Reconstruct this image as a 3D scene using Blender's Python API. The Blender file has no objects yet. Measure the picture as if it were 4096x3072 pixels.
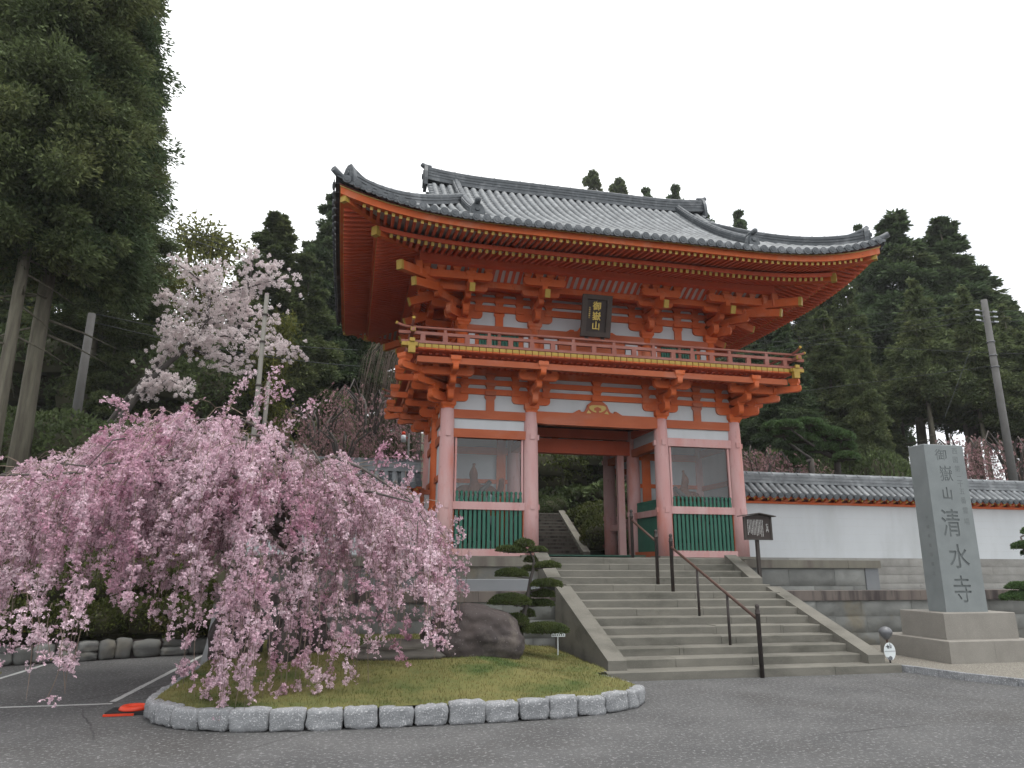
import bpy, bmesh, math, random
import numpy as np
from math import radians as R, sin, cos, pi, sqrt, hypot
from mathutils import Vector, Matrix, noise

# ------------------------------------------------------------------ camera
scene = bpy.context.scene
COL = scene.collection
CAM = np.array([-5.8064, -16.4365, 2.0447]); F = 2845.54          # focal length in pixels of the 4096 px photograph
_p, _y, _r = R(14.0678), R(12.5609), R(0.286)
_fw = np.array([sin(_y)*cos(_p), cos(_y)*cos(_p), sin(_p)]); _rt = np.array([cos(_y), -sin(_y), 0.0]); _up = np.cross(_rt, _fw)
_r2 = _rt*cos(_r)+_up*sin(_r); _u2 = -_rt*sin(_r)+_up*cos(_r)
cd = bpy.data.cameras.new('camera'); cam = bpy.data.objects.new('camera', cd); COL.objects.link(cam)
cd.sensor_width = 36.0; cd.lens = F/4096*36; cd.clip_start = 0.1; cd.clip_end = 2000
cam.matrix_world = Matrix(((_r2[0], _u2[0], -_fw[0], CAM[0]), (_r2[1], _u2[1], -_fw[1], CAM[1]), (_r2[2], _u2[2], -_fw[2], CAM[2]), (0, 0, 0, 1)))
scene.camera = cam

# ------------------------------------------------------------------ sky, sun, exposure
SUN_EL, SUN_AZ = R(78), R(130)                                    # azimuth clockwise from +Y
scene.view_settings.view_transform = 'Standard'; scene.view_settings.look = 'None'
scene.view_settings.exposure = 0.85; scene.view_settings.gamma = 1.0
w = bpy.data.worlds.new('World'); scene.world = w; w.use_nodes = True
nt = w.node_tree; nt.nodes.clear()
N = nt.nodes.new; Lk = nt.links.new
sky = N('ShaderNodeTexSky'); sky.sky_type = 'NISHITA'; sky.sun_disc = False; sky.sun_elevation = SUN_EL; sky.sun_rotation = SUN_AZ
sky.air_density = 1.0; sky.dust_density = 4.0
bg1 = N('ShaderNodeBackground'); bg1.inputs[1].default_value = 0.10; Lk(sky.outputs[0], bg1.inputs[0])
tc = N('ShaderNodeTexCoord'); mp = N('ShaderNodeMapping'); mp.inputs['Scale'].default_value = (1, 1, 2.4); Lk(tc.outputs['Generated'], mp.inputs[0])
nz = N('ShaderNodeTexNoise'); nz.inputs['Scale'].default_value = 2.1; nz.inputs['Detail'].default_value = 5; nz.inputs['Roughness'].default_value = 0.55; Lk(mp.outputs[0], nz.inputs['Vector'])
rp = N('ShaderNodeValToRGB'); rp.color_ramp.elements[0].position = 0.36; rp.color_ramp.elements[0].color = (0.72, 0.72, 0.72, 1); rp.color_ramp.elements[1].position = 0.47; rp.color_ramp.elements[1].color = (1, 1, 1, 1); Lk(nz.outputs['Fac'], rp.inputs[0])
bg2 = N('ShaderNodeBackground'); bg2.inputs[0].default_value = (0.97, 0.985, 1.0, 1); bg2.inputs[1].default_value = 1.02
mx = N('ShaderNodeMixShader'); Lk(rp.outputs[0], mx.inputs[0]); Lk(bg1.outputs[0], mx.inputs[1]); Lk(bg2.outputs[0], mx.inputs[2])
wo = N('ShaderNodeOutputWorld'); Lk(mx.outputs[0], wo.inputs[0])
sd = bpy.data.lights.new('sun', 'SUN'); sd.energy = 1.1; sd.angle = R(25); sd.color = (1.0, 0.96, 0.9)
so = bpy.data.objects.new('sun', sd); COL.objects.link(so)
_d = Vector((sin(SUN_AZ)*cos(SUN_EL), cos(SUN_AZ)*cos(SUN_EL), sin(SUN_EL)))
so.rotation_euler = _d.to_track_quat('Z', 'Y').to_euler(); so.location = (0, -20, 40)

# ------------------------------------------------------------------ helpers
rnd = random.Random(7); RNG = np.random.default_rng(11)
def ray(u, v):
    return _r2*(u-2048)/F - _u2*(v-1536)/F + _fw
def at(u, v, X=None, Y=None, Z=None):                              # measured pixel of the photograph -> point on a known plane
    d = ray(u, v); k = (X-CAM[0])/d[0] if X is not None else (Y-CAM[1])/d[1] if Y is not None else (Z-CAM[2])/d[2]
    return CAM+d*k
def atd(u, v, D):                                                  # ... at a known ground distance from the camera
    d = ray(u, v); return CAM+d*D/hypot(d[0], d[1])

def tag(o, label=None, cat=None, group=None, kind=None):
    if label: o['label'] = label
    if cat: o['category'] = cat
    if group: o['group'] = group
    if kind: o['kind'] = kind
    return o
def empty(name, loc, label=None, cat=None, group=None, rz=0.0):
    o = bpy.data.objects.new(name, None); COL.objects.link(o); o.location = loc; o.rotation_euler = (0, 0, rz); o.empty_display_size = 0.3
    return tag(o, label, cat, group)
def copy_tree(o, parent=None):
    c = o.copy(); COL.objects.link(c); c.parent = parent
    for ch in list(o.children): copy_tree(ch, c)
    return c

class MB:
    """collects shapes for ONE mesh object"""
    def __init__(s, off=(0, 0, 0)): s.v = []; s.f = []; s.sm = []; s.off = off
    def raw(s, vs, fs, sm=False):
        n = len(s.v); ox, oy, oz = s.off
        s.v += [(p[0]+ox, p[1]+oy, p[2]+oz) for p in vs]; s.f += [tuple(i+n for i in f) for f in fs]; s.sm += [sm]*len(fs); return s
    def box(s, x0, x1, y0, y1, z0, z1):
        return s.raw([(x0, y0, z0), (x1, y0, z0), (x1, y1, z0), (x0, y1, z0), (x0, y0, z1), (x1, y0, z1), (x1, y1, z1), (x0, y1, z1)],
                     [(3, 2, 1, 0), (4, 5, 6, 7), (0, 1, 5, 4), (1, 2, 6, 5), (2, 3, 7, 6), (3, 0, 4, 7)])
    def bar(s, a, b, w, h, up=(0, 0, 1)):                          # rectangular bar from a to b
        a, b, up = Vector(a), Vector(b), Vector(up); d = (b-a).normalized(); n = d.cross(up).normalized(); m = n.cross(d).normalized()
        vs = [tuple(p+n*sx*w/2+m*sz*h/2) for p in (a, b) for sx, sz in ((-1, -1), (1, -1), (1, 1), (-1, 1))]
        return s.raw(vs, [(0, 1, 2, 3), (7, 6, 5, 4), (1, 0, 4, 5), (2, 1, 5, 6), (3, 2, 6, 7), (0, 3, 7, 4)])
    def loft(s, secs, sm=False, caps=True):                        # list of equal-length rings
        n = len(secs[0]); vs = [p for r in secs for p in r]; fs = []
        for i in range(len(secs)-1):
            for j in range(n):
                k = (j+1) % n; fs.append((i*n+j, i*n+k, (i+1)*n+k, (i+1)*n+j))
        s.raw(vs, fs, sm)
        if caps:
            m = len(s.v)-len(vs); s.f += [tuple(m+j for j in reversed(range(n))), tuple(m+(len(secs)-1)*n+j for j in range(n))]; s.sm += [False, False]
        return s
    def prism(s, poly, o, du, dv, dn, t0, t1, sm=False):            # 2D polygon (u,v) extruded along dn
        o, du, dv, dn = (np.array(q, float) for q in (o, du, dv, dn))
        return s.loft([[tuple(o+du*a+dv*b+dn*t) for a, b in poly] for t in (t0, t1)], sm)
    def tube(s, pts, rad, n=8, sm=True, caps=True):
        pts = [Vector(p) for p in pts]; secs = []; prev = None
        for i, p in enumerate(pts):
            d = (pts[min(i+1, len(pts)-1)]-pts[max(i-1, 0)])
            d = d.normalized() if d.length > 1e-9 else Vector((0, 0, 1))
            if prev is None: a = d.orthogonal().normalized()
            else:
                a = prev-d*prev.dot(d); a = a.normalized() if a.length > 1e-6 else d.orthogonal().normalized()
            prev = a; b = d.cross(a); r = rad[i] if hasattr(rad, '__len__') else rad
            secs.append([tuple(p+a*r*cos(2*pi*k/n)+b*r*sin(2*pi*k/n)) for k in range(n)])
        return s.loft(secs, sm, caps)
    def cyl(s, x, y, z0, z1, r0, r1=None, n=20, sm=True):
        r1 = r0 if r1 is None else r1
        return s.loft([[(x+r*cos(2*pi*k/n), y+r*sin(2*pi*k/n), z) for k in range(n)] for r, z in ((r0, z0), (r1, z1))], sm)
    def lathe(s, x, y, prof, n=16, sm=True):
        return s.loft([[(x+r*cos(2*pi*k/n), y+r*sin(2*pi*k/n), z) for k in range(n)] for r, z in prof], sm)
    def block(s, x, y, z0, h, w, d=(1, 0), k=0.45, tp=0.7):         # bearing block: flared foot, square head
        ex = (d[0], d[1]); ey = (-d[1], d[0]); secs = []
        for ww, zz in ((w*tp, z0), (w*(tp+0.06), z0+h*k*0.5), (w, z0+h*k), (w, z0+h)):
            secs.append([(x+(a*ex[0]+b*ey[0])*ww/2, y+(a*ex[1]+b*ey[1])*ww/2, zz) for a, b in ((-1, -1), (1, -1), (1, 1), (-1, 1))])
        return s.loft(secs)
    def arm(s, o, d, a, b, z0, z1, th, ca=True, cb=True, k=1.0):    # bracket arm with boat-shaped ends
        h = z1-z0; L = math.hypot(*d); d = (d[0]/L, d[1]/L); e = [(0, .46), (.07, .26), (.22, .1), (.45, .02), (.7, 0)]
        poly = [(a, z1), (b, z1)]
        poly += [(b-q*h*k, z0+r*h) for q, r in e] if cb else [(b, z0)]
        poly += [(a+q*h*k, z0+r*h) for q, r in reversed(e)] if ca else [(a, z0)]
        return s.prism(poly, (o[0], o[1], 0), (d[0], d[1], 0), (0, 0, 1), (-d[1], d[0], 0), -th/2, th/2)
    def build(s, name, mat, parent=None):
        me = bpy.data.meshes.new(name); off = Vector(parent.location) if parent is not None else Vector((0, 0, 0))
        p = parent
        while p is not None and p.parent is not None: p = p.parent; off = off+Vector(p.location)
        me.from_pydata([(x-off[0], y-off[1], z-off[2]) for x, y, z in s.v], [], s.f)
        me.polygons.foreach_set('use_smooth', s.sm); me.update()
        bm = bmesh.new(); bm.from_mesh(me); bmesh.ops.recalc_face_normals(bm, faces=bm.faces); bm.to_mesh(me); bm.free()
        return link(name, me, mat, parent)
def link(name, me, mat, parent=None):
    o = bpy.data.objects.new(name, me); COL.objects.link(o)
    if mat is not None and not me.materials: me.materials.append(mat)
    if parent is not None: o.parent = parent
    return o
def npmesh(name, V, Fc, mat, parent=None, smooth=False, off=(0, 0, 0)):  # V (n,3), Fc (m,k) arrays, fast path for leaves
    me = bpy.data.meshes.new(name); V = np.asarray(V, np.float32)-np.array(off, np.float32); Fc = np.asarray(Fc, np.int32); m, k = Fc.shape
    me.vertices.add(len(V)); me.vertices.foreach_set('co', V.ravel())
    me.loops.add(m*k); me.loops.foreach_set('vertex_index', Fc.ravel())
    me.polygons.add(m); me.polygons.foreach_set('loop_start', np.arange(0, m*k, k, dtype=np.int32)); me.polygons.foreach_set('loop_total', np.full(m, k, np.int32))
    if smooth: me.polygons.foreach_set('use_smooth', np.ones(m, bool))
    me.update(); me.validate()
    return link(name, me, mat, parent)

# ------------------------------------------------------------------ materials
def mat(name, c1, c2=None, scale=3.0, detail=5, rough=0.7, bump=0.0, bscale=None, metal=0.0, c3=None, s3=0.6, t3=(0.5, 0.7), stretch=(1, 1, 1), spec=0.3, isl=0.0, trans=0.0, speck=None, crack=0.0):
    m = bpy.data.materials.new(name); m.use_nodes = True; t = m.node_tree; n = t.nodes; l = t.links; b = n['Principled BSDF']
    b.inputs['Roughness'].default_value = rough; b.inputs['Metallic'].default_value = metal; b.inputs['Specular IOR Level'].default_value = spec
    tcn = n.new('ShaderNodeTexCoord'); mpn = n.new('ShaderNodeMapping'); mpn.inputs['Scale'].default_value = stretch; l.new(tcn.outputs['Object'], mpn.inputs[0])
    def nzn(sc, dt, ro=0.6):
        q = n.new('ShaderNodeTexNoise'); q.inputs['Scale'].default_value = sc; q.inputs['Detail'].default_value = dt; q.inputs['Roughness'].default_value = ro; l.new(mpn.outputs[0], q.inputs['Vector']); return q
    def mixc(fac, a, bb):
        q = n.new('ShaderNodeMix'); q.data_type = 'RGBA'
        if hasattr(fac, 'links'): l.new(fac, q.inputs['Factor'])
        else: q.inputs['Factor'].default_value = fac
        for sk, val in ((q.inputs[6], a), (q.inputs[7], bb)):
            if hasattr(val, 'links'): l.new(val, sk)
            else: sk.default_value = (*val, 1)
        return q.outputs[2]
    def ramp(src, lo, hi):
        q = n.new('ShaderNodeMapRange'); q.inputs[1].default_value = lo; q.inputs[2].default_value = hi; l.new(src, q.inputs[0]); return q.outputs[0]
    c2 = c2 or tuple(x*0.8 for x in c1)
    col = mixc(ramp(nzn(scale, detail).outputs['Fac'], 0.35, 0.65), c1, c2)
    if c3: col = mixc(ramp(nzn(s3, 6).outputs['Fac'], *t3), col, c3)
    if speck: col = mixc(ramp(nzn(speck[0], 2, 0.8).outputs['Fac'], speck[1], speck[2]), col, speck[3])
    if crack:
        wv = n.new('ShaderNodeTexVoronoi'); wv.feature = 'DISTANCE_TO_EDGE'; wv.inputs['Scale'].default_value = crack; q = nzn(1.3, 6, .7); mv = n.new('ShaderNodeMix'); mv.data_type = 'VECTOR'; mv.inputs['Factor'].default_value = .16
        l.new(mpn.outputs[0], mv.inputs[4]); l.new(q.outputs['Color'], mv.inputs[5]); l.new(mv.outputs[1], wv.inputs['Vector'])
        k1 = ramp(wv.outputs['Distance'], .0035, .0005); k2 = ramp(nzn(.23, 2).outputs['Fac'], .46, .56); mm_ = n.new('ShaderNodeMath'); mm_.operation = 'MULTIPLY'; l.new(k1, mm_.inputs[0]); l.new(k2, mm_.inputs[1]); col = mixc(mm_.outputs[0], col, (.03, .03, .03))
    if isl:
        g = n.new('ShaderNodeNewGeometry'); hs = n.new('ShaderNodeHueSaturation'); l.new(col, hs.inputs['Color'])
        mr = n.new('ShaderNodeMapRange'); mr.inputs[3].default_value = 1-isl; mr.inputs[4].default_value = 1+isl; l.new(g.outputs['Random Per Island'], mr.inputs[0]); l.new(mr.outputs[0], hs.inputs['Value']); col = hs.outputs[0]
    l.new(col, b.inputs['Base Color'])
    if bump:
        bn = n.new('ShaderNodeBump'); bn.inputs['Strength'].default_value = bump; bn.inputs['Distance'].default_value = 0.02
        l.new(nzn(bscale or scale*6, 6, 0.65).outputs['Fac'], bn.inputs['Height']); l.new(bn.outputs[0], b.inputs['Normal'])
    if trans:
        tr = n.new('ShaderNodeBsdfTranslucent'); l.new(col, tr.inputs[0]); ms = n.new('ShaderNodeMixShader'); ms.inputs[0].default_value = trans
        l.new(b.outputs[0], ms.inputs[1]); l.new(tr.outputs[0], ms.inputs[2]); l.new(ms.outputs[0], n['Material Output'].inputs[0])
    return m
M = dict(
    asphalt=mat('asphalt', (.074, .074, .075), (.104, .104, .104), 0.9, 6, .9, .5, 90, c3=(.062, .06, .058), s3=.35, t3=(.5, .72), speck=(19, .55, .66, (.2, .2, .2)), crack=.2),
    paint=mat('worn_paint', (.48, .49, .48), (.4, .41, .4), 6, 6, .7, speck=(14, .6, .68, (.13, .13, .13))),
    verm=mat('vermilion', (.56, .118, .028), (.47, .093, .023), 1.4, 6, .6, .08, 40, c3=(.50, .18, .10), s3=1.3, t3=(.52, .74), speck=(9, .66, .78, (.2, .04, .02))),
    vermf=mat('faded_vermilion', (.40, .105, .042), (.34, .08, .03), 1.6, 6, .65, .08, 30, c3=(.36, .14, .095), s3=1.2, t3=(.52, .75), stretch=(.6, .6, 1.5)),
    red=mat('soffit_red', (.56, .105, .045), (.48, .088, .039), 1.2, 4, .6),
    pink=mat('faded_pink', (.49, .27, .26), (.53, .345, .335), 1.5, 6, .75, .15, 45, c3=(.50, .19, .15), s3=1.0, t3=(.52, .74), stretch=(1.6, 1.6, .4), speck=(7, .64, .78, (.36, .2, .19))),
    rail=mat('faded_rail_pink', (.31, .125, .095), (.27, .10, .075), 2, 6, .75, .1, 45, c3=(.36, .19, .165), s3=1.4, t3=(.5, .75)),
    gold=mat('gold_leaf_yellow', (.42, .285, .055), (.36, .24, .045), 4, 4, .5, .05, 40),
    carve=mat('carved_ochre', (.52, .38, .13), (.45, .32, .1), 5, 4, .6),
    white=mat('white_plaster', (.50, .525, .545), (.46, .485, .505), .8, 6, .85, .06, 60, c3=(.42, .44, .45), s3=.9, t3=(.5, .72), stretch=(1.3, 1.3, .35)),
    soff=mat('soffit_board', (.5, .48, .47), (.42, .4, .39), 2, 5, .8),
    green=mat('picket_green', (.034, .135, .094), (.027, .115, .08), 2.5, 5, .6, .05, 40),
    tile=mat('grey_roof_tile', (.185, .2, .21), (.115, .124, .132), 3.5, 6, .5, .15, 50, c3=(.27, .285, .295), s3=1.6, t3=(.5, .7), spec=.4),
    tiled=mat('ridge_and_shade_tile', (.078, .088, .097), (.05, .057, .064), 4, 6, .5, .15, 50, c3=(.155, .165, .175), s3=2.2, t3=(.52, .7), spec=.4),  # ridge tile tone; on end discs and pans its darkness paints in shade
    step=mat('granite_step', (.168, .16, .137), (.128, .123, .106), 1.6, 7, .85, .35, 70, c3=(.07, .068, .056), s3=1.0, t3=(.5, .72), stretch=(.7, 1, 1.6), speck=(80, .62, .75, (.27, .26, .22)), isl=.09),
    cap=mat('coping_stone', (.18, .17, .14), (.13, .123, .102), 1.3, 7, .85, .2, 60, c3=(.10, .085, .075), s3=1.4, t3=(.5, .7), stretch=(1.6, 1, .35)),
    capd=mat('stained_coping_stone', (.16, .135, .12), (.11, .095, .088), 1.6, 7, .85, .2, 60, c3=(.055, .045, .045), s3=1.6, t3=(.48, .66), stretch=(2.2, 1, .3)),
    wall=mat('retaining_stone', (.20, .205, .195), (.15, .154, .147), 1.1, 7, .9, .6, 9, c3=(.21, .185, .135), s3=.8, t3=(.56, .74), isl=.2),
    pale=mat('pale_base_stone', (.27, .267, .252), (.215, .212, .2), 1.5, 7, .9, .7, 10, c3=(.19, .185, .172), s3=.7, t3=(.52, .7), isl=.12),
    conc=mat('smooth_concrete', (.20, .21, .22), (.17, .18, .19), 1.2, 5, .85, .05, 40),
    gran=mat('pale_granite', (.25, .258, .268), (.175, .182, .19), 5, 7, .9, .8, 22, c3=(.12, .125, .13), s3=3.5, t3=(.54, .72), speck=(42, .56, .66, (.46, .46, .47))),
    shaft=mat('polished_grey_granite', (.195, .216, .218), (.165, .184, .187), 2, 5, .65, .08, 120, speck=(140, .6, .72, (.24, .26, .26))),
    plinth=mat('buff_granite', (.235, .222, .198), (.2, .188, .168), 2, 5, .8, .12, 90, speck=(120, .6, .72, (.40, .39, .36))),
    engr=mat('carved_recess_shade', (.14, .155, .155), (.12, .134, .135), 8, 3, .8),  # darker than the shaft: shade inside the carving put into the colour
    gravel=mat('grey_gravel', (.21, .195, .165), (.14, .13, .11), 30, 4, .95, .9, 60, speck=(45, .55, .65, (.4, .38, .34))),
    rock=mat('dark_boulder', (.062, .05, .047), (.04, .033, .033), 1.8, 7, .85, .6, 8, c3=(.15, .13, .11), s3=1.3, t3=(.56, .74), speck=(26, .66, .74, (.2, .19, .19))),
    log=mat('layered_rock', (.12, .11, .095), (.07, .065, .058), 2, 7, .9, .8, 6, stretch=(.5, .5, 5), c3=(.2, .185, .15), s3=1.3, t3=(.55, .7)),
    lawn=mat('lawn_turf', (.155, .14, .048), (.105, .115, .036), 2.2, 7, .95, .7, 60, c3=(.048, .078, .018), s3=.75, t3=(.48, .64)),
    blade=mat('grass_blades', (.2, .172, .07), (.135, .14, .045), 1.8, 5, .9, isl=.35, c3=(.055, .09, .02), s3=.75, t3=(.48, .64), trans=.3),
    iron=mat('dark_iron', (.03, .026, .025), (.045, .035, .032), 5, 5, .55, .1, 40, c3=(.07, .045, .035), s3=4, t3=(.55, .75)),
    rust=mat('rust_brown_rail', (.085, .045, .033), (.065, .037, .03), 5, 5, .6, .1, 40),
    wood=mat('weathered_dark_wood', (.045, .038, .034), (.065, .057, .052), 3, 6, .8, .15, 30, stretch=(1, 1, .3)),
    plaq=mat('plaque_frame', (.06, .048, .042), (.075, .06, .053), 3, 5, .7),
    plaqb=mat('plaque_board', (.035, .026, .024), (.045, .033, .03), 3, 5, .6),
    goldl=mat('gilded_letter', (.72, .55, .14), (.6, .44, .1), 8, 4, .35, metal=.35, spec=.6),
    wtxt=mat('white_lettering', (.66, .66, .64), (.55, .55, .53), 8, 4, .8),
    sign=mat('white_sign_board', (.62, .66, .67), (.56, .6, .61), 5, 5, .7),
    steel=mat('grey_steel', (.10, .105, .115), (.13, .135, .145), 6, 4, .4, spec=.5),
    pole=mat('pole_concrete', (.115, .113, .11), (.09, .088, .085), 2, 6, .85, .1, 30),
    insul=mat('glazed_insulator', (.6, .63, .66), (.5, .53, .56), 4, 3, .2, spec=.6),
    wire=mat('wire_black', (.03, .035, .035), None, 3, 2, .6),
    orange=mat('orange_plastic', (.60, .055, .02), (.52, .045, .018), 4, 4, .45),
    black=mat('black_rubber', (.02, .02, .022), None, 4, 3, .7),
    mat_g=mat('green_floor_mat', (.03, .075, .055), (.024, .062, .046), 12, 4, .95),
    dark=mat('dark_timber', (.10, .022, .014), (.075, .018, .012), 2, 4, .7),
    cedar=mat('cedar_needles', (.078, .115, .050), (.054, .084, .038), .55, 5, .85, isl=.45, c3=(.10, .12, .048), s3=.35, t3=(.52, .7), trans=.3),
    cedarw=mat('warm_cedar_needles', (.11, .138, .054), (.072, .098, .04), .5, 5, .85, isl=.45, c3=(.13, .14, .05), s3=.3, t3=(.5, .7), trans=.3),
    bamboo=mat('bamboo_leaves', (.13, .135, .03), (.09, .1, .022), .7, 5, .8, isl=.4, trans=.35),
    shrub=mat('shrub_leaves', (.075, .102, .034), (.052, .076, .026), 1.1, 5, .75, isl=.45, trans=.2),
    azal=mat('azalea_leaves', (.078, .092, .022), (.052, .068, .018), 1.2, 5, .8, isl=.45, c3=(.1, .085, .025), s3=.8, t3=(.52, .7), trans=.2),
    pine=mat('pine_needles', (.085, .145, .052), (.06, .105, .038), .9, 5, .75, isl=.4, trans=.2),
    niwa=mat('clipped_pine_needles', (.085, .105, .032), (.05, .072, .024), 2.6, 5, .8, isl=.45, trans=.2),
    barkc=mat('cedar_bark', (.15, .14, .105), (.085, .075, .058), 3.2, 7, .9, .9, 14, stretch=(2.5, 2.5, .3), c3=(.115, .125, .07), s3=.9, t3=(.55, .75)),
    barkd=mat('cherry_bark', (.10, .088, .08), (.065, .058, .054), 3, 6, .85, .4, 18),
    barkp=mat('pale_log', (.18, .172, .155), (.13, .124, .11), 3, 6, .85, .3, 18, stretch=(2, 2, .4)),
    twig=mat('bare_twigs', (.19, .145, .115), (.14, .105, .085), 2, 4, .9, isl=.3),
    bloss=mat('pink_blossom', (.60, .41, .485), (.69, .55, .605), .9, 5, .8, isl=.34, c3=(.48, .245, .335), s3=.7, t3=(.5, .68), trans=.35),
    blossw=mat('white_blossom', (.84, .77, .77), (.76, .68, .69), 1.4, 5, .8, isl=.2, trans=.35),
    blossd=mat('dull_pink_blossom', (.36, .215, .225), (.28, .165, .17), 1.2, 5, .85, isl=.35, trans=.3),
    young=mat('young_leaves', (.2, .19, .04), (.16, .15, .03), 2, 4, .8, isl=.3, trans=.35),
    skin=mat('statue_wood', (.21, .075, .04), (.15, .055, .03), 2, 5, .7),
    sash=mat('statue_robe', (.10, .09, .085), (.07, .065, .06), 2, 5, .8),
    soil=mat('hillside_soil', (.05, .047, .026), (.035, .037, .018), 1.3, 6, .95, .6, 6, c3=(.065, .055, .035), s3=.5, t3=(.5, .7)),
)
gm = bpy.data.materials.new('window_glass'); gm.use_nodes = True; t_ = gm.node_tree; t_.nodes.clear()
_o = t_.nodes.new('ShaderNodeOutputMaterial'); _t = t_.nodes.new('ShaderNodeBsdfTransparent'); _t.inputs[0].default_value = (.86, .88, .89, 1); _g = t_.nodes.new('ShaderNodeBsdfGlossy'); _g.inputs['Roughness'].default_value = .02
_lw = t_.nodes.new('ShaderNodeFresnel'); _lw.inputs[0].default_value = 1.62; _m = t_.nodes.new('ShaderNodeMixShader')
t_.links.new(_lw.outputs[0], _m.inputs[0]); t_.links.new(_t.outputs[0], _m.inputs[1]); t_.links.new(_g.outputs[0], _m.inputs[2]); t_.links.new(_m.outputs[0], _o.inputs[0])
M['glass'] = gm

def text(name, s, size, m, loc, rot, parent, depth=.01, bevel=0.0, shear=0.0, xs=1.0, bold=0.0):
    cu = bpy.data.curves.new(name, 'FONT'); cu.body = s; cu.size = size; cu.align_x = 'CENTER'; cu.align_y = 'CENTER'; cu.extrude = depth; cu.bevel_depth = bevel; cu.shear = shear
    cu.resolution_u = 4; cu.offset = bold
    o = bpy.data.objects.new(name, cu); COL.objects.link(o)
    dg = bpy.context.evaluated_depsgraph_get(); me = bpy.data.meshes.new_from_object(o.evaluated_get(dg)); bpy.data.objects.remove(o)
    me.name = name; me.materials.clear(); me.materials.append(m)
    ob = bpy.data.objects.new(name, me); COL.objects.link(ob); ob.parent = parent; ob.location = Vector(loc)-(Vector(parent.location) if parent else Vector()); ob.rotation_euler = rot; ob.scale = (xs, 1, 1)
    return ob
# ------------------------------------------------------------------ the temple gate
GX, GY = 1.74, 4.9
GO = (GX, GY, 0.0)
gate = empty('temple_gate', (GX, GY, 2.17), 'two-storey vermilion and pink temple gate with grey tiled roof above the stone steps', 'temple gate')
def G(): return MB(GO)
XC = (-4.815, -2.19, 2.19, 4.815); YR = (0.0, 2.45, 4.9)
# columns
for j, y in enumerate(YR):
    for i, x in enumerate(XC):
        m = G(); m.lathe(x, y, [(.245, 2.25), (.24, 3.5), (.232, 5.2), (.215, 6.3), (.205, 6.615)], 24)
        for z in (5.83, 3.68):                                     # tenon ends
            m.box(x-.07, x+.07, y-.262, y-.1, z-.085, z+.085); m.box(x-.262, x+.262, y-.07, y+.07, z-.08, z+.08)
        c = m.build('column', M['verm'] if (i == 0 and j == 1) else M['pink'], gate)
        s = G(); s.box(x-.36, x+.36, y-.36, y+.36, 2.171, 2.252); s.build('foundation_stone', M['cap'], c)
f = G(); f.box(-5.2, 5.2, -.2, 5.2, 2.165, 2.222); f.build('floor_slab', M['cap'], gate)
f = G(); f.box(-2.0, 1.0, -1.2, 4.6, 2.224, 2.262); f.build('floor_mat', M['mat_g'], gate)

# front and rear bays of the ground storey
def picket(m, x, y, z0, z1, w, ax=(1, 0), tip=True):
    h = z1-z0
    poly = [(-w/2, 0), (w/2, 0)]
    if tip: poly += [(w/2, h-.2), (w*.30, h-.13), (w*.30, h-.1), (w*.48, h-.07), (w*.45, h-.025), (w*.2, h), (-w*.2, h), (-w*.45, h-.025), (-w*.48, h-.07), (-w*.30, h-.1), (-w*.30, h-.13), (-w/2, h-.2)]
    else: poly += [(w/2, h), (-w/2, h)]
    m.prism(poly, (x, y, z0), (ax[0], ax[1], 0), (0, 0, 1), (-ax[1], ax[0], 0), -.02, .02)
def bay(x0, x1, y, upper, low, front=True):
    m = G(); m.box(x0, x1, y-.10, y+.10, 6.33, 6.60); m.build('head_beam', M['vermf'], gate)
    m = G(); m.box(x0, x1, y-.03, y+.03, 5.98, 6.35); m.build('plaster_panel', M['white'], gate)
    m = G(); m.box(x0, x1, y-.12, y+.12, 5.735, 6.0); m.build('lintel_beam', upper, gate)
    m = G(); m.box(x0-.0, x1+.0, y-.115, y+.115, 3.57, 3.80); m.build('waist_beam', M['pink'], gate)
    m = G(); m.box(x0, x1, y-.13, y+.13, 2.205, 2.425); m.build('sill_beam', M['pink'], gate)
    for s in (x0+.25, x1-.31): m = G(); m.box(s, s+.06, y-.06, y+.06, 3.80, 5.735); fr = m.build('glazing_frame', M['pink'], gate)
    m = G(); m.raw([(x0+.3, y, 3.78), (x1-.3, y, 3.78), (x1-.3, y, 5.74), (x0+.3, y, 5.74)], [(0, 1, 2, 3)]); m.build('glass_pane', M['glass'], fr)
    a, b = x0+.27, x1-.27; n = 15; m1 = G(); m2 = G()
    for k in range(n):
        x = a+(b-a)*(k+.5)/n
        picket(m1, x, y-.075, 3.78, 4.125, .085); picket(m2, x, y-.04, 2.42, 3.58, .088, tip=False)
    m1.build('picket_crest', M['green'], gate); m2.build('picket_screen', M['green'], gate)
    for s in (x0+.2, x1-.26): m = G(); m.box(s, s+.055, y-.05, y+.05, 2.42, 3.575); m.build('picket_jamb', M['vermf'], gate)
bay(XC[0], XC[1], 0, M['vermf'], 0); bay(XC[2], XC[3], 0, M['pink'], 0)
# centre bay
m = G(); m.prism([(-2.19, 6.655), (2.19, 6.655), (2.19, 6.30), (1.65, 6.255), (-1.65, 6.255), (-2.19, 6.30)], (0, 0, 0), (1, 0, 0), (0, 0, 1), (0, 1, 0), -.14, .14); m.build('portal_beam', M['vermf'], gate)
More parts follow.
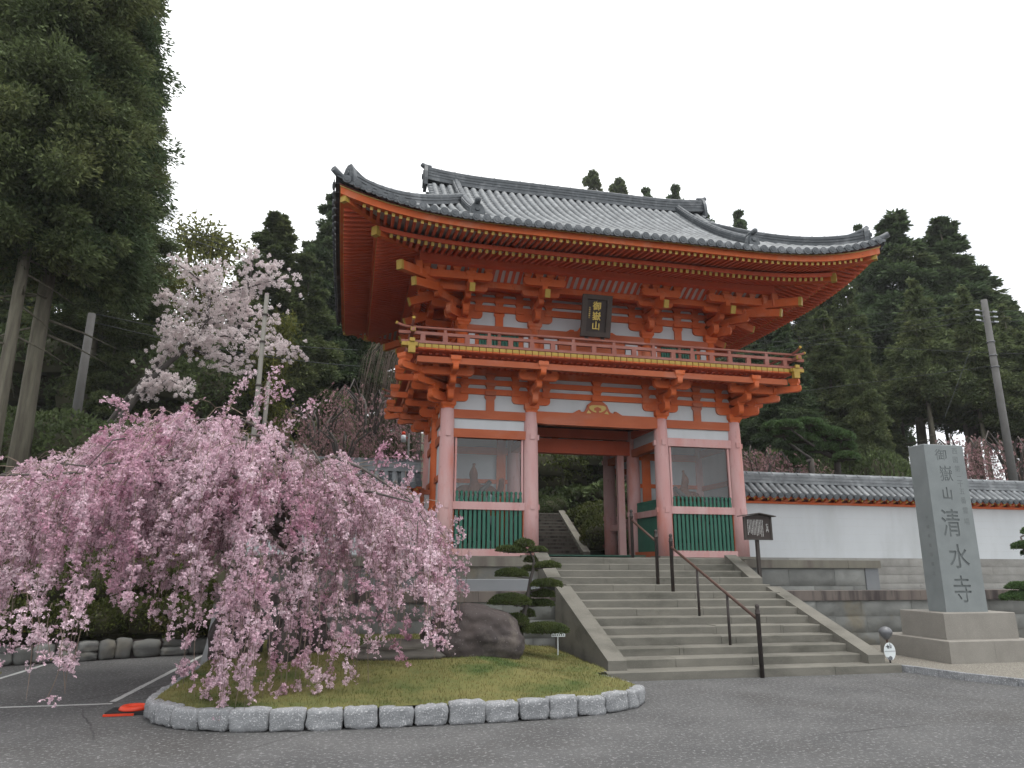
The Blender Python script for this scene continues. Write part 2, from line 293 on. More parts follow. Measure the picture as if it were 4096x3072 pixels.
# rear row and side walls
for (x0, x1) in ((XC[0], XC[1]), (XC[2], XC[3]), (XC[1], XC[2])):
    m = G(); m.box(x0, x1, 4.8, 5.0, 6.33, 6.60); m.build('head_beam', M['red'], gate)
    if x0 != XC[1]:
        m = G(); m.box(x0, x1, 4.79, 5.01, 3.45, 3.68); m.build('waist_beam', M['pink'], gate)
        m = G(); m.box(x0, x1, 4.87, 4.93, 5.6, 6.34); m.build('plaster_panel', M['white'], gate)
        m = G(); m.box(x0, x1, 4.80, 5.0, 5.4, 5.61); m.build('lintel_beam', M['vermf'], gate)
for x in (XC[0], XC[3]):                                           # outer side walls
    for y0, y1 in ((0, 2.45), (2.45, 4.9)):
        m = G(); m.box(x-.10, x+.10, y0, y1, 6.33, 6.60); m.build('head_beam', M['vermf'], gate)
        m = G(); m.box(x-.04, x+.04, y0, y1, 2.3, 6.34); m.build('side_wall', M['white'], gate)
        m = G()
        for z0, z1 in ((5.735, 6.0), (4.55, 4.72), (3.57, 3.80), (2.205, 2.42)): m.box(x-.11, x+.11, y0, y1, z0, z1)
        m.build('side_rail', M['vermf'], gate)
for x in (XC[1], XC[2]):                                           # screens along the passage
    s = 1 if x > 0 else -1
    m = G(); m.box(x-.10, x+.10, 0, 4.9, 6.33, 6.60); m.build('head_beam', M['red'], gate)
    m = G(); m.box(x-.03, x+.03, 0, 2.45, 5.93, 6.34); m.box(x-.025, x+.025, 4.4-1.95, 4.9, 5.93, 6.34); m.build('plaster_panel', M['white'], gate)
    m = G(); m.box(x-.12, x+.12, 0, 2.45, 5.68, 5.94); m.box(x-.115, x+.115, 2.45, 4.9, 5.68, 5.93); m.build('lintel_beam', M['vermf'], gate)
    m = G(); m.box(x-.115, x+.115, 0, 2.45, 3.52, 3.72); m.box(x-.11, x+.11, 2.45, 4.9, 3.2, 3.42); m.build('waist_beam', M['pink'], gate)
    m = G(); m.box(x-.12, x+.12, 0, 2.45, 2.205, 2.40); m.build('sill_beam', M['vermf'], gate)
    m1 = G(); m2 = G()
    for k in range(17):
        y = .26+(2.45-.52)*(k+.5)/17
        picket(m1, x, y, 3.70, 4.06, .085, (0, 1)); picket(m2, x, y, 2.40, 3.53, .1, (0, 1), False)
    m1.build('picket_crest', M['green'], gate); m2.build('picket_screen', M['green'], gate)
    m = G(); m.box(x-s*.62-.06, x-s*.62+.06, 2.32, 2.58, 2.23, 5.75) if False else m.box(x-s*.5-.12, x-s*.5+.12, 2.36, 2.54, 2.23, 5.75); m.build('door_post', M['pink'], gate)
# partitions behind the statues
for x0, x1 in ((XC[0], XC[1]), (XC[2], XC[3])):
    m = G(); m.box(x0, x1, 2.42, 2.48, 2.23, 6.34); m.build('partition_wall', M['white'], gate)
    m = G()
    for z0, z1 in ((5.6, 5.85), (4.62, 4.76), (3.55, 3.75), (2.23, 2.42)): m.box(x0, x1, 2.36, 2.40, z0, z1)
    xi = x1-.45 if x0 < 0 else x0+.45
    m.box(xi-.16, xi+.16, 2.33, 2.359, 2.23, 6.3); m.build('partition_rail', M['verm'], gate)
# passage ceiling and cross beams
m = G(); m.box(-2.19, 2.19, 2.3, 2.6, 5.74, 6.24); m.build('cross_beam', M['red'], gate)
m = G(); m.box(-2.19, 2.19, 2.36, 2.54, 6.30, 6.62); m.build('cross_beam', M['red'], gate)
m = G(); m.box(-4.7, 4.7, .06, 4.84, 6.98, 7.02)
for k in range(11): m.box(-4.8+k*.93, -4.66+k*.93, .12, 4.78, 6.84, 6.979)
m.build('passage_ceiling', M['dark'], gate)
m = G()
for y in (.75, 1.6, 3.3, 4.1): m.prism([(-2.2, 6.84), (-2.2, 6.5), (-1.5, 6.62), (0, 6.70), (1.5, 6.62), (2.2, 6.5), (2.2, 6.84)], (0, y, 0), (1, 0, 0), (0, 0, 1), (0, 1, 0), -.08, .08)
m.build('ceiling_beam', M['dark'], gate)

# ---- lower wall plane above the columns: plaster, tie beams and struts on all four sides
def side_frames(hx, y0, y1):
    """(origin, along, outward, half length) of the four sides; t runs along, s outward"""
    yc = (y0+y1)/2; hy = (y1-y0)/2
    return [((0, y0), (1, 0), (0, -1), hx), ((0, y1), (-1, 0), (0, 1), hx), ((-hx, yc), (0, -1), (-1, 0), hy), ((hx, yc), (0, 1), (1, 0), hy)]
def wbox(m, fr, t0, t1, s0, s1, z0, z1):
    (ox, oy), a, o, h = fr
    xs = [ox+a[0]*t+o[0]*s for t in (t0, t1) for s in (s0, s1)]; ys = [oy+a[1]*t+o[1]*s for t in (t0, t1) for s in (s0, s1)]
    m.box(min(xs), max(xs), min(ys), max(ys), z0, z1)
def wpt(fr, t, s=0.0):
    (ox, oy), a, o, h = fr; return (ox+a[0]*t+o[0]*s, oy+a[1]*t+o[1]*s)
LOW = dict(z0=6.612, daito=.27, a1=(6.86, 7.11), b=((7.11, 7.29), (7.417, 7.587), (7.726, 7.93)), wtop=7.93, step=.5)
UPP = dict(z0=9.47, daito=.27, a1=(9.735, 9.99), b=((9.99, 10.205), (10.316, 10.494), (10.60, 10.86)), wtop=10.86, step=.45)
def wall_plane(hx, y0, y1, P, cols_front, cols_side, struts_front, frog=True):
    for si, fr in enumerate(side_frames(hx, y0, y1)):
        h = fr[3]; cols = cols_front if si < 2 else cols_side
        m = G(); wbox(m, fr, -h, h, -.03, .03, P['z0']-.02, P['wtop']); m.build('frieze_panel', M['white'], gate)
        for z0, z1 in P['b']:
            m = G(); wbox(m, fr, -h, h, -.1, .1, z0, z1); m.build('tie_beam', M['verm'], gate)
        m = G()
        for c in cols:                                             # bearing blocks between the tie beams
            for q in (-.5, 0, .5):
                if abs(c+q) > h+.05: continue
                x, y = wpt(fr, c+q)
                m.block(x, y, P['b'][0][0]-.02, .12, .30, fr[1], .3, .85)
                m.block(x, y, P['b'][0][1]-.001, P['b'][1][0]-P['b'][0][1]+.06, .29, fr[1], .6)
                m.block(x, y, P['b'][1][1]-.001, P['b'][2][0]-P['b'][1][1]+.06, .29, fr[1], .6)
        m.build('bearing_blocks', M['verm'], gate)
        for st in (struts_front if si < 2 else [0.5*(a+b) for a, b in zip(cols_side[:-1], cols_side[1:])]):
            if si == 0 and frog and abs(st) < .1: continue
            m = G(); x, y = wpt(fr, st); w_ = .13
            hh = P['b'][0][0]-P['z0']
            poly = [(-w_, -.02), (w_, -.02), (w_, hh*.68), (w_*1.35, hh*.82), (w_*1.35, hh+.02), (-w_*1.35, hh+.02), (-w_*1.35, hh*.82), (-w_, hh*.68)]
            m.prism(poly, (x, y, P['z0']), (*fr[1], 0), (0, 0, 1), (*fr[2], 0), -.1, .085)
            m.block(x, y, P['b'][0][0]-.03, .13, .34, fr[1], .25, .9)
            m.block(x, y, P['b'][0][1]-.001, P['b'][1][0]-P['b'][0][1]+.07, .33, fr[1], .6)
            m.block(x, y, P['b'][1][1]-.001, P['b'][2][0]-P['b'][1][1]+.06, .33, fr[1], .6)
            m.build('strut', M['vermf'] if P is LOW else M['verm'], gate)
wall_plane(4.815, 0, 4.9, LOW, XC, (-2.45, 0, 2.45), (-3.5, 0, 3.5))
# frog-leg strut over the portal
out = [(-.86, 0), (-.76, .05), (-.64, .12), (-.58, .125), (-.57, .07), (-.5, .06), (-.42, .1), (-.36, .22), (-.33, .31), (-.25, .37), (-.2, .41), (-.12, .45)]
poly = out+[(-x, z) for x, z in reversed(out)]
m = G(); m.prism(poly, (0, 0, 6.65), (1, 0, 0), (0, 0, 1), (0, 1, 0), -.12, .05); fs = m.build('frog_leg_strut', M['vermf'], gate)
m = G(); a = [(-.29, .2), (-.27, .26), (-.2, .29), (-.1, .30), (.1, .30), (.2, .29), (.27, .26), (.29, .2), (.24, .14), (.14, .08), (.05, .06), (.05, .12), (.12, .12), (.12, .2), (0, .25), (-.12, .2), (-.12, .12), (-.05, .12), (-.05, .06), (-.14, .08), (-.24, .14)]
m.prism(a, (0, 0, 6.65), (1, 0, 0), (0, 0, 1), (0, 1, 0), -.135, -.119)
for s in (-1, 1): m.prism([(s*.38, .02), (s*.22, .03), (s*.31, .13)], (0, 0, 6.65), (1, 0, 0), (0, 0, 1), (0, 1, 0), -.134, -.1195)
m.build('carved_ornament', M['carve'], fs)
m = G(); m.block(0, 0, 7.08, .13, .36, (1, 0), .25, .9); m.block(0, 0, 7.289, .2, .35, (1, 0), .6); m.block(0, 0, 7.586, .2, .35, (1, 0), .6); m.build('strut', M['verm'], gate)

# ---- bracket clusters
def cluster(P, cx, cy, outs, tang, corner=None, lower=True):
    """outs: outward directions; corner: diagonal direction"""
    m = G(); st = P['step']; z1, z2 = P['a1']; b0, b1 = P['b'][0], P['b'][1]
    m.block(cx, cy, P['z0']-.002, P['daito'], .46, (1, 0), .45, .74)
    for tg in tang: m.arm((cx, cy), tg, -.62 if corner is None or tg[2] <= 0 else -.62, .62, z1, z2-.001, .19)
    def leg(d, k):
        a = st*k
        m.arm((cx, cy), d, 0, a+.14*k, z1-.06, z2-.04, .17, ca=False); m.block(cx+d[0]*a, cy+d[1]*a, z2-.041, .18, .27, d, .5)
        m.arm((cx, cy), d, .0, 2*a+.14*k, b0[0]+.06, b0[1]+.07, .165, ca=False); m.block(cx+d[0]*2*a, cy+d[1]*2*a, b0[1]+.069, .15, .27, d, .5)
        m.arm((cx, cy), d, .0, 3*a+.14*k, b1[0]+.02, b1[1]+.05, .16, ca=False); m.block(cx+d[0]*3*a, cy+d[1]*3*a, b1[1]+.049, .23, .31, d, .5)
    for d in outs: leg(d, 1.0)
    if corner is not None: leg(corner, 1.38)
    for d in outs:                                                  # cross arms carried on the second step (and the third, above)
        tg = (-d[1], d[0])
        ox, oy = cx+d[0]*2*st, cy+d[1]*2*st
        zA, zB = b1[0]-.0, b1[0]+.24
        lo, hi = -.62, .62
        if corner is not None:
            s = 1 if (corner[0]*tg[0]+corner[1]*tg[1]) > 0 else -1
            if s > 0: hi = 2*st+.15
            else: lo = -2*st-.15
        m.arm((ox, oy), tg, lo, hi, zA, zB, .17)
        t = lo+.13
        k = 3 if corner is None else 4
        for i in range(k):
            q = lo+.13+(hi-lo-.26)*i/(k-1); m.block(ox+tg[0]*q, oy+tg[1]*q, zB-.001, .155, .25, d, .6)
    if not lower:
        for d in outs:
            tg = (-d[1], d[0]); ox, oy = cx+d[0]*3.05*st, cy+d[1]*3.05*st
            lo, hi = -.68, .68
            if corner is not None:
                s = 1 if (corner[0]*tg[0]+corner[1]*tg[1]) > 0 else -1
                if s > 0: hi = 3*st+.2
                else: lo = -3*st-.2
            m.arm((ox, oy), tg, lo, hi, 10.50, 10.74, .18)
            k = 4 if corner is None else 5
            for i in range(k):
                q = lo+.13+(hi-lo-.26)*i/(k-1); m.block(ox+tg[0]*q, oy+tg[1]*q, 10.739, .137, .25, d, .6)
    c = m.build('bracket_cluster', M['verm'], gate)
    if not lower:                                                   # tail rafters with gilded ends
        for d in list(outs)+([corner] if corner is not None else []):
            k = 1.0 if d is not corner else 1.38
            n = Vector((d[0], d[1], 0)).normalized()
            ln = 1.78*k if d is not corner else 1.78*1.41
            a = Vector((cx, cy, 10.62))+n*.3; e = Vector((cx, cy, 10.13))+n*ln
            if d is corner: a.z, e.z = 10.5, 10.16
            m = G(); m.bar(tuple(a), tuple(e), .155, .25); tr = m.build('tail_rafter', M['verm'], c)
            m = G(); q = (e-a).normalized(); m.bar(tuple(e-q*.05), tuple(e+q*.012), .162, .262); m.build('gilded_end', M['gold'], tr)
    return c
T2 = ((1, 0, 0), )
def put_clusters(xs, ys, P, lower):
    D = .7071
    for i, x in enumerate(xs):
        for j, y in enumerate(ys):
            ex = i in (0, len(xs)-1); ey = j in (0, len(ys)-1)
            if not ex and not ey: continue
            ox = (-1, 0) if i == 0 else (1, 0); oy = (0, -1) if j == 0 else (0, 1)
            outs = ([ox] if ex else [])+([oy] if ey else [])
            tang = ([(1, 0, 0)] if ey else [])+([(0, 1, 0)] if ex else [])
            cluster(P, x, y, outs, tang, ((ox[0]*D, oy[1]*D) if ex and ey else None), lower)
put_clusters(XC, YR, LOW, True)

# ---- balcony
BX, BF = 6.12, 1.72                                                # half width, projection in front
BY0, BY1 = -BF, 4.9+BF
def ring(m, x, y0, y1, w, z0, z1):                                 # square ring of four butted bars
    m.box(-x, x, y0, y0+w, z0, z1); m.box(-x, x, y1-w, y1, z0, z1); m.box(-x, -x+w, y0+w, y1-w, z0, z1); m.box(x-w, x, y0+w, y1-w, z0, z1)
m = G(); ring(m, BX-.18, BY0+.12, BY1-.12, .17, 7.62, 7.80); m.build('balcony_purlin', M['vermf'], gate)
m = G(); ring(m, BX-.62, BY0+.62, BY1-.62, .16, 7.80, 7.905); m.build('balcony_purlin', M['verm'], gate)
m = G(); m.box(-BX+.03, BX-.03, BY0+.03, BY1-.03, 7.95, 8.10)
for k in range(61):                                                # joint shadows between floor planks at the edge
    pass
m.build('balcony_floor', M['red'], gate)
m = G()
for k in range(62): m.box(-5.98+k*.1955, -5.98+k*.1955+.09, BY0+.3, BY0+1.68, 7.906, 7.949)
m.build('balcony_joists', M['red'], gate)
m = G(); n = 60; pw = (2*BX-.36)/n
for k in range(n):
    x = -BX+.18+k*pw
    m.box(x+.008, x+pw-.008, BY0-.03, BY0+.06, 7.965, 8.105)
m.build('plank_ends', M['verm'], gate)
m = G()
for k in range(n):
    x = -BX+.18+k*pw; m.box(x+.012, x+pw-.012, BY0-.042, BY0-.031, 8.008, 8.108); m.box(x+.012, x+pw-.012, BY0-.042, BY0+.02, 8.1085, 8.114)
m.build('gilded_plank_caps', M['gold'], gate)
m = G(); ny = 32
for k in range(ny):
    y = BY0+.18+k*(BY1-BY0-.36)/ny; p2 = (BY1-BY0-.36)/ny
    for s in (-1, 1):
        a, b = sorted((s*(BX+.042), s*(BX-.06))); m.box(a, b, y+.012, y+p2-.012, 7.97, 8.108)
m.build('gilded_plank_caps', M['gold'], gate)
for sx in (-1, 1):
    for sy, yy in ((-1, BY0), (1, BY1)):
        m = G(); x, y = sx*BX, yy
        m.box(x-.13, x+.13, y-.17, y+.17, 8.0, 8.115); m.box(x-.17-(.12 if sx < 0 else 0), x+.17+(.12 if sx > 0 else 0), y-.12, y+.12, 8.012, 8.118)
        m.box(x-.10, x+.10, y+sy*.10-.07, y+sy*.10+.07, 7.80, 8.005); m.build('gilded_corner', M['gold'], gate)
RX, RY0, RY1 = BX-.0, BY0+.0, BY1-.0                                # railing line
m = G(); ex = .38
for y in (RY0, RY1): m.box(-RX-ex*.8, RX+ex*.8, y-.055, y+.055, 8.125, 8.20)
for x in (-RX, RX): m.box(x-.06, x+.06, RY0-ex*.5, RY1+ex*.5, 8.122, 8.205)
m.build('ground_rail', M['rail'], gate)
m = G()
for y in (RY0, RY1): m.box(-RX-ex, RX+ex, y-.045, y+.045, 8.385, 8.475)
for x in (-RX, RX): m.box(x-.05, x+.05, RY0-ex, RY1+ex, 8.38, 8.47)
m.build('middle_rail', M['rail'], gate)
def curl(a, b, z):                                                  # handrail with upturned ends
    a, b = Vector(a), Vector(b); d = (b-a).normalized(); pts = []
    for t, dz in ((-.46, .10), (-.36, .055), (-.24, .02), (-.1, 0)): pts.append(tuple(a+d*t+Vector((0, 0, z+dz))))
    L = (b-a).length
    pts += [tuple(a+d*(L*k/6)+Vector((0, 0, z))) for k in range(7)]
    for t, dz in ((.1, 0), (.24, .02), (.36, .055), (.46, .10)): pts.append(tuple(b+d*t+Vector((0, 0, z+dz))))
    return pts
for a, b in (((-RX, RY0, 0), (RX, RY0, 0)), ((-RX, RY1, 0), (RX, RY1, 0)), ((-RX, RY0, 0.0), (-RX, RY1, 0.0)), ((RX, RY0, 0.0), (RX, RY1, 0.0))):
    p = curl(a, b, 8.605 if a[1] == b[1] else 8.635)
    m = G(); m.tube(p, .04, 8); hr = m.build('hand_rail', M['rail'], gate)
    for q0, q1 in ((p[0], p[1]), (p[-1], p[-2])):
        q0, q1 = Vector(q0), Vector(q1); d = (q0-q1).normalized(); m = G(); m.tube([q0-d*.05, q0+d*.015], .045, 10); m.build('gilded_end', M['gold'], hr)
for sx in (-1, 1):                                                  # gilded ends of the middle rails
    for yy, sy in ((RY0, -1), (RY1, 1)):
        m = G(); m.box(sx*RX-.07, sx*RX+.07, yy+sy*(ex-.04)-.03, yy+sy*(ex-.04)+.045, 8.37, 8.485); m.box(sx*RX-.075, sx*RX+.075, yy+sy*ex*.5-.04, yy+sy*ex*.5+.01, 8.115, 8.215); m.build('gilded_end', M['gold'], gate)
def rpost(x, y, tall):
    m = G(); m.box(x-.07, x+.07, y-.05, y+.05, 8.20, 8.387)
    if tall: m.box(x-.045, x+.045, y-.035, y+.035, 8.474, 8.57)
    m.build('rail_post', M['rail'], gate)
k = 0
for i in range(-9, 10): rpost(i*.6455, RY0, i % 2 == 0)
for i in range(-5, 6):
    for x in (-RX, RX): rpost(x, 2.45+i*.76, i % 2 == 0)
for i in range(-4, 5): rpost(i*1.3, RY1, i % 2 == 0)

# ---- upper storey
UX, UY0, UY1 = 4.34, .4, 4.5
XU = (-4.34, -1.977, 1.977, 4.34); YU = (.4, 2.45, 4.5)
for si, fr in enumerate(side_frames(UX, UY0, UY1)):
    h = fr[3]; m = G(); wbox(m, fr, -h, h, -.05, .03, 8.1, 9.24); m.build('board_wall', M['verm'], gate)
    m = G(); wbox(m, fr, -h, h, -.14, .14, 9.22, 9.50); m.build('head_beam', M['vermf'] if si == 0 else M['verm'], gate)
    m = G(); wbox(m, fr, -h-.1, h+.1, -.13, .11, 8.62, 8.80); wbox(m, fr, -h-.1, h+.1, -.13, .12, 8.12, 8.28); m.build('wall_rail', M['verm'], gate)
for x in XU:
    for y in YU:
        if abs(x) < 3 and y == 2.45: continue
        m = G(); m.cyl(x, y, 8.1, 9.475, .19, .18, 20); m.build('upper_column', M['verm'], gate)
for sx in (-1, 1):                                                  # lattice windows and white slips
    w0 = G()
    for k in range(14):
        x = sx*3.16-.62+k*1.24/13; w0.box(x-.03, x+.03, .30, .345, 8.28, 9.22)
    w0.box(sx*3.16-.66, sx*3.16+.66, .346, .352, 8.28, 9.22)
    w0.build('lattice_window', M['green'], gate)
    m = G(); m.box(sx*3.16-.05, sx*3.16+.05, .26, .368, 8.28, 9.22); m.build('window_post', M['rail'], gate)
    for xx, ww in ((sx*4.06, .10), (sx*2.26, .075), (sx*1.42, .22)):
        m = G(); m.box(xx-ww, xx+ww, .30, .365, 8.28, 9.21); m.build('white_panel', M['white'], gate)
m = G(); m.box(-1.15, 1.15, .27, .366, 8.28, 9.22); m.build('board_door', M['vermf'], gate)
wall_plane(UX, UY0, UY1, UPP, XU, (-2.05, 0, 2.05), (-3.16, 0, 3.16), False)
put_clusters(XU, YU, UPP, False)
# low wave-cut boards flanking the plaque
m = G()
for s in (-1, 1): m.prism([(s*.3, -.02), (s*.95, -.02), (s*.86, .03), (s*.74, .1), (s*.62, .1), (s*.6, .05), (s*.5, .06), (s*.4, .2), (s*.3, .3)], (0, .4, 9.49), (1, 0, 0), (0, 0, 1), (0, 1, 0), -.1, .06)
m.build('frog_leg_strut', M['verm'], gate)
# inner purlins and ribbed cove (front, back, sides)
m = G()
def ring2(m, hx, y0, y1, w, z0, z1): m.box(-hx, hx, y0-w/2, y0+w/2, z0, z1); m.box(-hx, hx, y1-w/2, y1+w/2, z0, z1); m.box(-hx-w/2, -hx+w/2, y0+w/2, y1-w/2, z0, z1); m.box(hx-w/2, hx+w/2, y0+w/2, y1-w/2, z0, z1)
ring2(m, UX+.9, UY0-.9, UY1+.9, .2, 10.47, 10.68); m.build('inner_purlin', M['verm'], gate)
m = G(); ring2(m, UX+1.62, UY0-1.62, UY1+1.62, .24, 10.875, 11.16); m.build('eave_purlin', M['red'], gate)
m = G(); mm = G()
for si, fr in enumerate(side_frames(UX, UY0, UY1)):
    h = fr[3]
    a = [wpt(fr, -h-.9, .98), wpt(fr, h+.9, .98), wpt(fr, h+1.5, 1.52), wpt(fr, -h-1.5, 1.52)]
    m.raw([(*a[0], 10.68), (*a[1], 10.68), (*a[2], 10.95), (*a[3], 10.95)], [(0, 1, 2, 3)])
    n = int((2*h+1.6)/.215)
    for k in range(n+1):
        t = -h-.8+(2*h+1.6)*k/n
        pr = None
        for s0, zz0, s1, zz1 in ((.98, 10.665, 1.15, 10.775), (1.15, 10.775, 1.35, 10.875), (1.35, 10.875, 1.52, 10.93)):
            p0, p1 = wpt(fr, t, s0), wpt(fr, t, s1); mm.bar((*p0, zz0), (*p1, zz1), .105, .05)
m.build('cove_board', M['soff'], gate); mm.build('cove_ribs', M['red'], gate)
m = G(); m.box(-UX-.85, UX+.85, UY0-.85, UY1+.85, 10.69, 10.73); m.build('bracket_ceiling', M['red'], gate)

# ---- eaves: two tiers of rafters, boards, purlins
EX, EY, YC = 8.2, 5.93, 2.45                                        # half sizes of the rafter-tip line
def lift(t, h, a=.58, w=5.2, p=3): return a*(max(0.0, abs(t)-(h-w))/w)**p
def eframe(si):                                                     # origin at eave centre, along, inward
    return [((0, YC-EY), (1, 0), (0, 1), EX), ((0, YC+EY), (-1, 0), (0, -1), EX), ((-EX, YC), (0, -1), (1, 0), EY), ((EX, YC), (0, 1), (-1, 0), EY)][si]
def ept(fr, t, s): (ox, oy), a, o, h = fr; return (ox+a[0]*t+o[0]*s, oy+a[1]*t+o[1]*s)
def zfly(t, s, h): return 10.91+.17*s+lift(t, h)*max(0, 1-s/6)
def zbase(t, s, h): return 10.785+.27*(s-.93)+lift(t, h)*max(0, 1-s/6)*.95
SPC = .1965
for si in range(4):
    fr = eframe(si); h = fr[3]; fly = G(); base = G(); cap = G(); capb = G(); n = int(h/SPC)
    for k in range(-n, n+1):
        t = k*SPC; smax = h-abs(t)-.1
        if smax < .25: continue
        e = min(smax, 1.55); p0, p1 = ept(fr, t, 0), ept(fr, t, e)
        a, b = (*p0, zfly(t, 0, h)), (*p1, zfly(t, e, h)); fly.bar(a, b, .085, .095)
        d = (Vector(a)-Vector(b)).normalized(); d = d if si < 2 else Vector((d.x, d.y, 0)).normalized(); cap.bar(tuple(Vector(a)+d*.001), tuple(Vector(a)+d*.007), .086, .097)
        if smax > 1.1:
            e = min(smax, 3.9); p0, p1 = ept(fr, t, .93), ept(fr, t, e)
            a, b = (*p0, zbase(t, .93, h)), (*p1, zbase(t, e, h)); base.bar(a, b, .09, .115)
            d = (Vector(a)-Vector(b)).normalized(); d = d if si < 2 else Vector((d.x, d.y, 0)).normalized(); capb.bar(tuple(Vector(a)+d*.001), tuple(Vector(a)+d*.007), .091, .117)
    r = fly.build('flying_rafters', M['red'], gate); cap.build('gilded_rafter_tips', M['gold'], r)
    r = base.build('base_rafters', M['red'], gate); capb.build('gilded_rafter_tips', M['gold'], r)
    # soffit boards and edge boards
    sf = G(); kb = G(); ed = G(); gl = G(); nn = 40
    def strip(m, s0, s1, zf, dz, th=None):
        vs = []
        for i in range(nn+1):
            q = -1+2*i/nn; q = math.copysign(abs(q)**.8, q)
            for s in (s0, s1):
                t = q*(h-s); vs.append((*ept(fr, t, s), zf(t, s, h)+dz))
        m.raw(vs, [(2*i, 2*i+1, 2*i+3, 2*i+2) for i in range(nn)])
    strip(sf, -.02, 1.6, zfly, .055); strip(sf, .9, 3.95, zbase, .066)
    sf.build('soffit_boards', M['soff'], gate)
    def beam(m, s0, s1, zf, dz0, dz1):
        secs = []
        for i in range(nn+1):
            q = -1+2*i/nn; q = math.copysign(abs(q)**.8, q)
            secs.append([(*ept(fr, q*(h-s), s), zf(q*(h-s), s, h)+d) for s, d in ((s0, dz0), (s1, dz0), (s1, dz1), (s0, dz1))])
        m.loft(secs)
    beam(kb, .84, 1.02, zbase, .062, .19); kb.build('rafter_sill', M['red'], gate)
    beam(ed, -.10, .16, zfly, .05, .245); ed.build('eave_board', M['verm'], gate)
    beam(gl, -.125, .1, zfly, .247, .272); gl.build('eave_trim', M['gold'] if False else M['carve'], gate)
    br = G(); beam(br, -.14, .3, zfly, .275, .32); br.build('tile_batten', M['dark'], gate)
for sx in (-1, 1):                                                  # hip rafters
    for sy in (-1, 1):
        def hp(s, z): return (sx*(EX-s), YC+sy*(EY-s), z)
        for (s0, s1, za, zb, w_, h_) in ((-.02, 1.7, zfly(EX, 0, EX)+.01, zfly(EX-1.7, 1.7, EX)+.0, .17, .24), (.85, 3.9, zbase(EX-.85, .85, EX)+.0, zbase(EX-3.9, 3.9, EX), .19, .25)):
            m = G(); m.bar(hp(s0, za), hp(s1, zb), w_, h_); r = m.build('hip_rafter', M['verm'], gate)
            m = G(); m.bar(hp(s0-.012, za+.0), hp(s0+.1, za+.0), w_+.014, h_+.014); m.build('gilded_end', M['gold'], r)
        x, y = sx*(UX+1.62), (UY0-1.62 if sy < 0 else UY1+1.62); m = G(); m.box(x-.10, x+.10, y-.10, y+.10, 10.42, 10.87); m.build('corner_post', M['verm'], gate)
        a, e = Vector((sx*UX, y-sy*-1.62 if False else (UY0 if sy < 0 else UY1), 10.72)), Vector((sx*(UX+2.24), (UY0-2.24 if sy < 0 else UY1+2.24), 10.44)); q = (e-a).normalized(); m = G(); m.bar(tuple(a+q*.9), tuple(e), .19, .27); r = m.build('corner_beam', M['verm'], gate)
        m = G(); m.bar(tuple(e-q*.09), tuple(e+q*.012), .2, .282); m.build('gilded_end', M['gold'], r)

